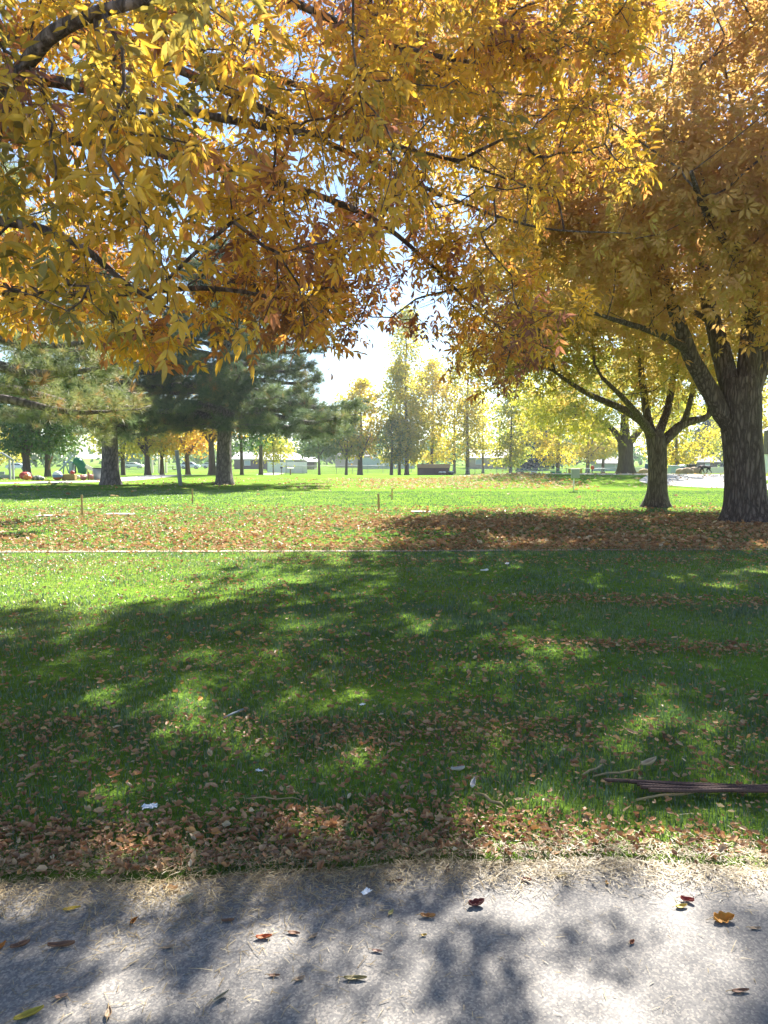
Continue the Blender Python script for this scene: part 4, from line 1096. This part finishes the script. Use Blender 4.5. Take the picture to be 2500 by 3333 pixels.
for px, D, r, mt, lab in ((228, 53, .20, 'pink', 'leftmost small pink pumpkin in the row behind the bale'), (240, 53.4, .22, 'pink', 'pink pumpkin behind the red cushion'), (253, 53, .20, 'cream', 'cream pumpkin right of the red cushion'),
                          (266, 53.5, .21, 'pink', 'pale red pumpkin in the middle of the back row'), (278, 53, .22, 'cream', 'cream and rust pumpkin above the dull red one'), (292, 53.2, .25, 'orange', 'rust orange pumpkin at the right end of the back row'), (300, 51.5, .24, 'pink', 'pinkish pumpkin beside the trash can')):
    pumpkin(px, D, r, mt, lab, group='pumpkins in the back row')
def small_post():
    b = stand(289, 50.2); t = thing('wooden_post', 'short brown post between pumpkins and trash can', 'post', b)
    MB().box((0, 0, .28), (.07, .07, .6), bev=.01).build('shaft', M['brown_wood'], t); MB().box((0, 0, .595), (.09, .09, .03), bev=.008).build('cap', M['brown_wood'], t)
    b = stand(294, 54.5); t = thing('white_board', 'white board tilted behind the pumpkins', 'board', b)
    MB().box((0, 0, .80), (.70, .03, .26), ry=.45).build('panel', M['white'], t)
    for x in (-.2, .2): MB().box((x, .04, .35), (.04, .04, .8)).build('leg', M['wood'], t)
small_post()
def slide():
    b = stand(228, 68); t = thing('playground_slide', 'playground set with green tube slide and white slanting bars', 'playground slide', b)
    s = 68 / F; q = lambda px, py, dy=0: (at(px, py, 68 + dy) - b)
    G = MB(); P, R = catmull([q(243, 1499), q(255, 1505), q(264, 1516), q(268, 1530), q(266, 1541)], [.34, .40, .42, .40, .36], 6); G.tube(P, R, 14, wob=lambda i, a: 1 + .05 * (i % 2)); G.build('slide_tube', M['green_plastic'], t)
    for pts, r in (([q(237, 1484), q(187, 1540)], .07), ([q(209, 1502), q(206, 1543)], .07), ([q(212, 1502), q(224, 1540)], .06), ([q(186, 1539, 1.2), q(236, 1485, 1.2)], .06)):
        MB().tube(pts, r, 8).build('bar', M['pale_blue'], t)
    MB().box(tuple((q(233, 1512) + q(238, 1540)) / 2), (.35, .8, 1.0), bev=.05).build('ladder_panel', M['pale_blue'], t)
    MB().tube([q(243, 1500, .3), q(247, 1541, .3)], .07, 8).build('post', M['brown_wood'], t)
    MB().box(tuple(q(230, 1506, .2)), (.5, .6, .06)).build('deck', M['blue_plastic'], t)
slide()
def playhouse():
    b = stand(15, 51); t = thing('play_structure', 'grey wooden play frame with sloping top at the left edge', 'play frame', b)
    q = lambda px, py, dy=0: at(px, py, 51 + dy) - b
    for px, py, dy in ((31, 1496, 0), (42, 1499, .5), (-40, 1499, .5), (-32, 1496, 0)):
        a = q(px, py, dy); MB().box((a[0], a[1], (a[2]) / 2), (.12, .12, a[2])).build('post', M['grey_wood'], t)
    for s in (1, -1):
        a, c = q(5 if s > 0 else 0, 1474), q(46 if s > 0 else -40, 1500)
        MB().tube([a, c], .075, 6).build('rafter', M['grey_wood'], t)
    a, c = q(-34, 1561), q(33, 1561)
    MB().box(((a[0] + c[0]) / 2, 0, .26), (c[0] - a[0], .08, .22)).build('panel', M['grey_wood'], t)
    MB().box((a[0] + .75, .02, .48), (.7, .10, .2)).build('seat', M['grey_wood'], t)
playhouse()

# ------------------------------------------------------------------ cars
def car(px, D, rz, mat, label, kind='suv'):
    b = stand(px, D); t = thing('parked_car', label, 'car', b, rz, 'cars parked along the far road')
    top = 1.66 if kind == 'suv' else 1.45
    prof = [(-2.25, .35), (-2.3, .75), (-2.22, 1.0), (-1.95, 1.08), (-1.5, top - .06), (-1.0, top), (.25, top - .02), (.6, top - .12), (1.25, 1.06), (2.05, .92), (2.28, .72), (2.3, .36)]
    B_ = MB(); n = len(prof); Vv = []
    for y, k in ((-.9, 1), (.9, 1)):
        for x, z in prof:
            inset = .16 * max(0, (z - 1.0)) / .6
            Vv.append((x, y - math.copysign(inset, y), z))
    B_.add(Vv, [tuple(range(n)), tuple(range(2 * n - 1, n - 1, -1))] + [((i + 1) % n, i, i + n, (i + 1) % n + n) for i in range(n)])
    B_.build('body', M[mat], t)
    for s in (-1, 1):
        y1, y2 = s * .905, s * (.905 - .16)
        for xa, xb, xc, xd in ((-1.75, -.75, -.75, -1.42), (-.68, .2, .15, -.68), (.27, 1.02, .52, .22)):
            zt = top - .13
            V0 = [(xa, y1 - s * .016, 1.06), (xb, y1 - s * .016, 1.06), (xc, s * (.905 - .16 * (zt - 1) / .6), zt), (xd, s * (.905 - .16 * (zt - 1) / .6), zt)]
            V1 = [(v[0], v[1] + s * .012, v[2]) for v in V0]
            MB().add(V0 + V1, [(0, 1, 2, 3), (7, 6, 5, 4), (0, 4, 5, 1), (1, 5, 6, 2), (2, 6, 7, 3), (3, 7, 4, 0)]).build('side_window', M['glass'], t)
        for x in (-1.42, 1.42):
            w = MB().tube([(x, s * .72, .33), (x, s * .92, .33)], .33, 20, sm=False).build('wheel', M['tyre'], t)
            MB().tube([(x, s * .90, .33), (x, s * .935, .33)], .2, 12, sm=False).build('rim', M['grey_metal'], w)
        MB().box((2.235, s * .62, .78), (.12, .34, .13), bev=.03).build('headlight', M['white'], t)
        MB().box((-2.28, s * .7, .85), (.06, .22, .2), bev=.02).build('tail_light', M['red'], t)
    return t
car(620, 165, .06, 'car_silver', 'silver blue car parked behind the small golden tree', 'suv')
car(690, 172, .1, 'car_white', 'white car partly hidden behind the pale thick trunk', 'sedan')
car(437, 175, 0, 'car_white', 'white car parked left of the white gate posts', 'sedan')
car(62, 150, 0, 'car_silver', 'dark windowed car far behind the green tree at the left', 'sedan')

# gate posts
for k, (px, lab) in enumerate(((497, 'left cream post of the gateway'), (519, 'middle cream gateway post'), (542, 'right cream gateway post'))):
    b = stand(px, 120); t = thing('gate_post', lab + ' behind the yellow trees', 'post', b, 0, 'cream gateway posts')
    MB().box((0, 0, 1.25), (.28, .28, 2.5), bev=.02).build('shaft', M['cream'], t); MB().box((0, 0, 2.56), (.4, .4, .14), bev=.03).build('cap', M['cream'], t)

# ------------------------------------------------------------------ houses and fences
def house(px, D, W, dep, wallh, roofh, wall, roof, label, wins, hip=0, door=None, name='house'):
    b = stand(px, D); t = thing(name, label, 'house', b)
    MB().box((0, 0, wallh / 2 - .1), (W, dep, wallh + .2)).build('wall', M[wall], t)
    e = .5; x = W / 2 + e; y = dep / 2 + e; r = MB(); z = wallh
    V = [(-x, -y, z), (x, -y, z), (x, y, z), (-x, y, z), (-x + hip, 0, z + roofh), (x - hip, 0, z + roofh)]
    V += [(v[0], v[1], v[2] - .18) for v in V[:4]]
    r.add(V, [(0, 1, 5, 4), (2, 3, 4, 5), (1, 2, 5), (3, 0, 4), (6, 7, 1, 0), (7, 8, 2, 1), (8, 9, 3, 2), (9, 6, 0, 3), (9, 8, 7, 6)])
    ro = r.build('roof', M[roof], t)
    MB().box((W * .2, .6, z + roofh * .9), (.6, .6, .9)).build('chimney', M[wall], ro)
    for wx, wz, ww, wh in wins:
        f = MB().box((wx, -dep / 2 - .03, wz), (ww + .2, .08, wh + .2)).build('window', M['white'], t)
        MB().box((wx, -dep / 2 - .075, wz), (ww, .03, wh)).build('pane', M['pale_blue'], f)
    if door is not None:
        d = MB().box((door, -dep / 2 - .03, 1.0), (1.0, .08, 2.1)).build('door', M['white'], t)
        MB().tube([(door + .35, -dep / 2 - .08, 1.0), (door + .35, -dep / 2 - .14, 1.0)], .04, 6).build('handle', M['dark'], d)
house(935, 150, 7.5, 8, 2.2, 1.5, 'siding_dark', 'roof_pale', 'dark house with a broad pale hip roof and one blue window', [(1.0, 1.3, 1.8, 1.3)], hip=2.5)
house(845, 165, 10, 8, 2.3, 1.6, 'siding_dark', 'roof_pale', 'dark house with long pale roof behind the slim pine trunk', [(-2, 1.4, 1.2, 1), (3, 1.4, 1.2, 1)])
house(992, 160, 5, 6, 1.8, .9, 'siding_dark', 'roof_pale', 'low outbuilding with pale flat roof right of the dark house', [(0, 1.1, 1.2, .8)], hip=.6)
house(1150, 190, 9, 8, 3.0, 1.8, 'siding_tan', 'roof_grey', 'tan walled house behind the orange-topped tree', [(-.5, 1.8, 1.2, 1)], hip=2)
house(1585, 170, 9.5, 8, 2.6, 1.9, 'siding_tan', 'roof_pale', 'white roofed house right of the ragged poplar', [(2.5, 1.6, 1.2, 1), (-2.6, 1.6, 1.2, 1)])
house(2283, 150, 4.2, 5, 1.7, 1.3, 'siding_dark', 'roof_grey', 'small grey gabled shed roof behind the dog', [(0, 1, .8, .6)])
house(1985, 140, 6, 5, 1.5, 1.3, 'pale_blue', 'roof_grey', 'small pale shed beyond the thick forked tree', [(0.6, .9, .8, .6)])

def chain_fence(name, label, pa, pb, H, step=3.0, mesh='chain', rails=(1.0,), post_mat='grey_metal'):
    a, b = np.array(pa, float), np.array(pb, float); L = np.linalg.norm((b - a)[:2]); n = max(1, int(L / step)); t = thing(name, label, 'fence', a)
    ang = math.atan2(b[1] - a[1], b[0] - a[0])
    pt = lambda u: np.array([*(a[:2] + (b - a)[:2] * u), float(h(*(a[:2] + (b - a)[:2] * u)))]) - a
    for i in range(n + 1):
        p = pt(i / n); MB().tube([p - (0, 0, .1), p + (0, 0, H + .05)], .035, 6).build('post', M[post_mat], t)
    V = []
    for i in range(n + 1):
        p = pt(i / n); V += [p + (0, .02, .03), p + (0, .02, H)]
    me = bpy.data.meshes.new('mesh_panel'); me.from_pydata([tuple(v) for v in V], [], [(2 * i, 2 * i + 2, 2 * i + 3, 2 * i + 1) for i in range(n)]); me.update()
    link('wire_mesh' if mesh == 'chain' else 'fabric', me, M[mesh], t)
    for r in rails: MB().tube([pt(i / n) + (0, 0, H * r) for i in range(n + 1)] if n > 1 else [pt(0) + (0, 0, H * r), pt(1) + (0, 0, H * r)], .025, 6).build('rail', M[post_mat], t)
chain_fence('chain_fence', 'long chain link fence behind the tree row left of the dugout', stand(930, 108), stand(1340, 122), 1.3)
chain_fence('chain_fence', 'chain link outfield fence carrying the small banners', stand(1478, 105), stand(2010, 92), 1.1)
chain_fence('white_screen', 'white fabric fence screen in front of the dark house', stand(871, 125), stand(1000, 118), 1.9, 4, 'white')
chain_fence('rail_fence', 'pale railing in front of the white gate posts', stand(380, 118), stand(590, 124), 1.2, 4, 'chain', (1.0, .55))
chain_fence('white_fence', 'white fence behind the dog between the maple trunks', stand(2040, 95), stand(2400, 92), 1.25, 4, 'white', (1.0,), 'white')
chain_fence('tennis_fence', 'tall bluish fence panels right of the slender green tree', stand(1170, 160), stand(1350, 165), 2.6, 4, 'pale_blue')

def dugout():
    b = stand(1410, 102); t = thing('dugout', 'long low dark brick dugout with tan roof band in the far centre', 'dugout', b)
    W = 104 / F * 102
    MB().box((0, 0, .55), (W * .97, 2.4, 1.3)).build('wall', M['brick'], t)
    MB().box((0, -.12, 1.42), (W, 2.9, .52), bev=.02).build('roof', M['tan_roof'], t)
    for x in (W / 2 + .5,): 
        MB().tube([(x, -1, -.3), (x, -1, 1.55)], .05, 6).build('post', M['grey_metal'], t)
        MB().tube([(W / 2, -1, 1.5), (x, -1, 1.5)], .04, 6).build('rail', M['grey_metal'], t)
    for px, lab, r in ((1434, 'left white bucket lid against the brick dugout wall', .20), (1445, 'right white bucket lid against the brick dugout wall', .20), (1468, 'white topped dark bin at the right end of the dugout', .28)):
        p = stand(px, 100); q = thing('bucket', lab, 'bucket', p)
        MB().tube([(0, 0, 0), (0, 0, .62 if r > .25 else .55)], [r * 1.2, r * 1.25], 12).build('pail', M['dark'] if r > .25 else M['brick'], q)
        MB().ball((0, 0, .62 if r > .25 else .56), (r * 1.5, r * 1.5, .12), 16, 8).build('lid', M['white'], q)
dugout()

def banner(px, py, D, w, hh, mat, label, stripe=False):
    b = stand(px, D); z = at(px, py, D)[2]
    t = thing('banner', label, 'banner', (b[0], b[1], z), 0, 'banners on the outfield fence')
    MB().box((0, 0, 0), (w, .05, hh), bev=.01).build('panel', M[mat], t)
    for s in (-1, 1): MB().box((s * w * .42, .05, -.25), (.04, .04, hh + .7)).build('batten', M['grey_metal'], t)
    if stripe:
        for k in range(6): MB().box((-w * .34 + k * w * .135, -.03, 0), (w * .09, .02, hh * .16)).build('lettering', M['white'], t)
banner(1691, 1541, 96, 1.0, .44, 'dark', 'black banner with a pale line of lettering on the fence', True)
banner(1737, 1540, 95, .75, .46, 'white', 'white banner on the outfield fence')
banner(1799, 1540, 94, .66, .46, 'green_plastic', 'left green banner on the outfield fence')
banner(1819, 1540, 94, .68, .46, 'green_plastic', 'right green banner on the outfield fence')

def box_on_post():
    b = gnd(1867, 1600); D = b[1]; t = thing('utility_box', 'grey utility box on a thin white post before the leafy bank', 'utility box', b)
    z = at(1872, 1543, D)[2] - b[2]
    MB().tube([(0, 0, -.05), (0, 0, z)], .028, 8).build('post', M['white'], t)
    d = MB().box((.07, 0, z), (.36, .22, .42), bev=.02).build('cabinet', M['grey_metal'], t)
    MB().box((.07, -.115, z), (.30, .012, .36), bev=.004).build('door', M['grey_metal'], t)
    MB().box((.07, 0, z + .225), (.42, .28, .03), bev=.01).build('lid', M['grey_metal'], t)
    b = stand(1871, 60); t = thing('wooden_stand', 'tan wooden stand behind the grey utility box', 'stand', b)
    zt = at(1871, 1527, 60)[2] - b[2]
    MB().box((0, 0, zt), (1.15, .5, .08)).build('top', M['straw_solid'], t)
    for x in (-.48, .48): MB().box((x, 0, zt / 2), (.12, .4, zt)).build('side', M['straw_solid'], t)
    b = stand(1927, 58); t = thing('red_marker', 'red round marker on a thin dark post near the thick forked tree', 'marker', b)
    z = at(1927, 1522, 58)[2] - b[2]
    MB().tube([(0, 0, -.1), (0, 0, z)], .035, 6).build('post', M['dark'], t)
    MB().ball((0, 0, z), (.16, .10, .17), 14, 10).build('head', M['red'], t)
box_on_post()

def pedestals():
    b = stand(946, 84); t = thing('pedestal_sign', 'white topped pedestal standing on the open lawn', 'pedestal', b)
    z = at(946, 1524, 84)[2] - b[2]
    MB().box((0, 0, z / 2), (.14, .14, z)).build('post', M['brown_wood'], t); MB().box((0, 0, z), (.72, .45, .10), rx=.25, bev=.02).build('panel', M['white'], t)
    b = stand(917, 90); t = thing('grill', 'dark park grill on a post near the white pedestal', 'grill', b)
    z = at(917, 1525, 90)[2] - b[2]
    MB().tube([(0, 0, -.1), (0, 0, z)], .05, 6).build('post', M['brown_wood'], t); MB().box((0, 0, z + .1), (.3, .3, .22), bev=.02).build('firebox', M['dark'], t)
pedestals()

def right_things():
    b = stand(2109, 60); t = thing('blue_barrel', 'dark blue barrel peeking out left of the forked maple trunk', 'barrel', b)
    MB().tube([(0, 0, 0), (0, 0, .1), (0, 0, .4), (0, 0, .85)], [.28, .29, .3, .29], 16).build('drum', M['blue_plastic'], t); MB().tube([(0, 0, .85), (0, 0, .9)], [.30, .28], 16).build('lid', M['blue_plastic'], t)
    b = stand(2192, 64); t = thing('dumpster', 'pale blue dumpster right of the forked maple trunk', 'dumpster', b)
    MB().box((0, 0, .4), (.8, .7, .85), bev=.03).build('bin', M['pale_blue'], t); MB().box((0, 0, .86), (.86, .76, .06), bev=.02).build('lid', M['grey_metal'], t)
    b = stand(2219, 65); t = thing('dumpster', 'blue dumpster with white peaked lid by the tan boulders', 'dumpster', b)
    MB().box((0, 0, .4), (.95, .7, .8), bev=.03).build('bin', M['blue_plastic'], t); MB().prism([(-.5, .8), (.5, .8), (.1, 1.0)], -.36, .36).build('lid', M['white'], t)
    b = stand(2248, 55.5); t = thing('dark_cabinet', 'nearly black box standing behind the tan boulders', 'box', b)
    z1 = at(2248, 1513, 55.5)[2] - b[2]
    MB().box((0, 0, z1 / 2), (.56, .5, z1), bev=.02).build('case', M['dark'], t); MB().box((0, 0, z1 + .02), (.6, .54, .05), bev=.01).build('lid', M['dark'], t)
    for px, D, r, lab in ((2218, 54, .34, 'low flat tan boulder at the left of the three'), (2236, 53, .38, 'middle tan boulder in front of the dark box'), (2259, 53.5, .42, 'tallest tan boulder just left of the dog'), (2095, 57, .35, 'brown boulder left of the blue barrel')):
        p = stand(px, D); o = MB().ball((0, 0, r * .35), (r * 1.35, r, r * .85), 20, 12, noise=.14, seed=int(px)).build('boulder', M['rock']); o.location = p; tag(o, lab, 'boulder', 'boulders by the concrete walk')
    b = stand(2497, 54); t = thing('kiosk', 'brown kiosk on a white post right of the furrowed trunk', 'kiosk', b)
    q = lambda px, py: at(px, py, 54) - b
    z0, z1 = q(2490, 1479)[2], q(2490, 1402)[2]
    MB().box((.35, 0, (z0 + z1) / 2), (1.2, .6, z1 - z0), bev=.02).build('case', M['siding_dark'], t)
    MB().prism([(-.4, z1), (1.1, z1), (.35, z1 + .4)], -.45, .45).build('roof', M['roof_grey'], t)
    for x in (-.15, .85): MB().box((x, 0, z0 / 2), (.2, .2, z0)).build('post', M['white'], t)
right_things()

# ------------------------------------------------------------------ the dog
def dog():
    b = stand(2294, 52.2); z0 = .02
    t = thing('dog', 'black dog walking left with lowered head and raised curved tail', 'dog', (b[0], b[1], b[2] + z0), 0)
    J = {'pelvis': (.26, 0, .50, .105), 'loin': (.08, 0, .49, .10), 'chest': (-.14, 0, .46, .135), 'shoulder': (-.27, 0, .49, .115), 'neck': (-.38, 0, .50, .08), 'head': (-.48, 0, .47, .075), 'muzzle': (-.58, 0, .41, .04), 'nose': (-.62, 0, .39, .028),
         'tail1': (.36, 0, .53, .04), 'tail2': (.48, 0, .53, .028), 'tail3': (.57, 0, .58, .022), 'tail4': (.60, 0, .66, .016), 'tail5': (.57, 0, .72, .010),
         'ear1l': (-.465, .06, .53, .022), 'ear2l': (-.44, .085, .46, .012), 'ear1r': (-.465, -.06, .53, .022), 'ear2r': (-.44, -.085, .46, .012)}
    E = [('pelvis', 'loin'), ('loin', 'chest'), ('chest', 'shoulder'), ('shoulder', 'neck'), ('neck', 'head'), ('head', 'muzzle'), ('muzzle', 'nose'), ('pelvis', 'tail1'), ('tail1', 'tail2'), ('tail2', 'tail3'), ('tail3', 'tail4'), ('tail4', 'tail5'),
         ('head', 'ear1l'), ('ear1l', 'ear2l'), ('head', 'ear1r'), ('ear1r', 'ear2r')]
    def leg(n, y, pts, par):
        prev = par
        for i, (x, z, r) in enumerate(pts):
            k = n + str(i); J[k] = (x, y, z, r); E.append((prev, k)); prev = k
    leg('fl', .085, [(-.26, .34, .06), (-.33, .20, .038), (-.36, .05, .026), (-.40, .022, .03)], 'shoulder')
    leg('fr', -.085, [(-.22, .34, .06), (-.16, .20, .038), (-.10, .06, .026), (-.13, .022, .028)], 'shoulder')
    leg('hl', .085, [(.24, .36, .075), (.15, .25, .05), (.20, .14, .028), (.13, .04, .024), (.09, .022, .028)], 'pelvis')
    leg('hr', -.085, [(.30, .36, .075), (.28, .25, .05), (.40, .15, .028), (.42, .05, .024), (.38, .022, .028)], 'pelvis')
    keys = list(J); me = bpy.data.meshes.new('body'); me.from_pydata([J[k][:3] for k in keys], [(keys.index(a), keys.index(c)) for a, c in E], [])
    o = link('body', me, M['fur'], t)
    mod = o.modifiers.new('skin', 'SKIN')
    sv = me.skin_vertices[0].data
    for i, k in enumerate(keys): sv[i].radius = (J[k][3], J[k][3]); sv[i].use_root = (k == 'pelvis')
    sub = o.modifiers.new('smooth', 'SUBSURF'); sub.levels = 2; sub.render_levels = 2
    mod.use_smooth_shade = True
    MB().tube([(-.385, 0, .575), (-.36, 0, .415)], [.003, .003], 6).build('lead_ring', M['dark'], t)
    c = np.array([-.365, 0, .50]); ring = [c + np.array([.02 * math.sin(a) * .5, .085 * math.cos(a), .088 * math.sin(a)]) for a in np.linspace(0, 2 * PI, 17)]
    MB().tube(ring, .012, 6).build('collar', M['red'], t)
dog()

# ------------------------------------------------------------------ light, sky, camera
L = bpy.data.lights.new('sun', 'SUN'); L.energy = 5.0; L.angle = math.radians(.53); L.color = (1, .955, .88)
lo = bpy.data.objects.new('sun', L); COL.objects.link(lo); lo.rotation_euler = sd.to_track_quat('Z', 'Y').to_euler(); lo.location = (10, 20, 40)
W = bpy.data.worlds.new('World'); SC.world = W; W.use_nodes = True
nt = W.node_tree; bg = nt.nodes['Background']
sky = nt.nodes.new('ShaderNodeTexSky'); sky.sky_type = 'NISHITA'; sky.sun_disc = False; sky.sun_elevation = SUN_EL; sky.sun_rotation = SUN_AZ
sky.air_density = 1.0; sky.dust_density = .05; sky.ozone_density = 1.6; sky.altitude = 800
nt.links.new(sky.outputs[0], bg.inputs[0]); bg.inputs[1].default_value = .055

def haze():
    m, nt, out = new_mat('haze')
    v = nt.nodes.new('ShaderNodeVolumePrincipled'); v.inputs['Density'].default_value = HAZE; v.inputs['Color'].default_value = (.86, .92, 1, 1); v.inputs['Anisotropy'].default_value = .35
    nt.links.new(v.outputs[0], out.inputs['Volume'])
    o = MB().box((0, 160, 20), (640, 420, 46)).build('haze', m); tag(o, 'thin pale autumn haze in the air over the park', 'haze', kind='stuff')
HAZE = .00036
if HAZE: haze()
cam = bpy.data.cameras.new('camera'); co = bpy.data.objects.new('camera', cam); COL.objects.link(co)
cam.sensor_fit = 'VERTICAL'; cam.sensor_height = 36; cam.lens = 36 * F / 3333; cam.clip_start = .05; cam.clip_end = 3000
co.location = (0, 0, EYE); co.rotation_euler = (PI / 2 - PITCH, 0, 0)
SC.camera = co
SC.view_settings.view_transform = 'Standard'; SC.view_settings.look = 'None'; SC.view_settings.exposure = 2.2; SC.view_settings.gamma = 1
SC.cycles.use_denoising = True
SC.cycles.max_bounces = 8; SC.cycles.diffuse_bounces = 3; SC.cycles.transmission_bounces = 6; SC.cycles.transparent_max_bounces = 12
SC.cycles.caustics_reflective = False; SC.cycles.caustics_refractive = False
SC.cycles.sample_clamp_indirect = 8; SC.cycles.volume_bounces = 0
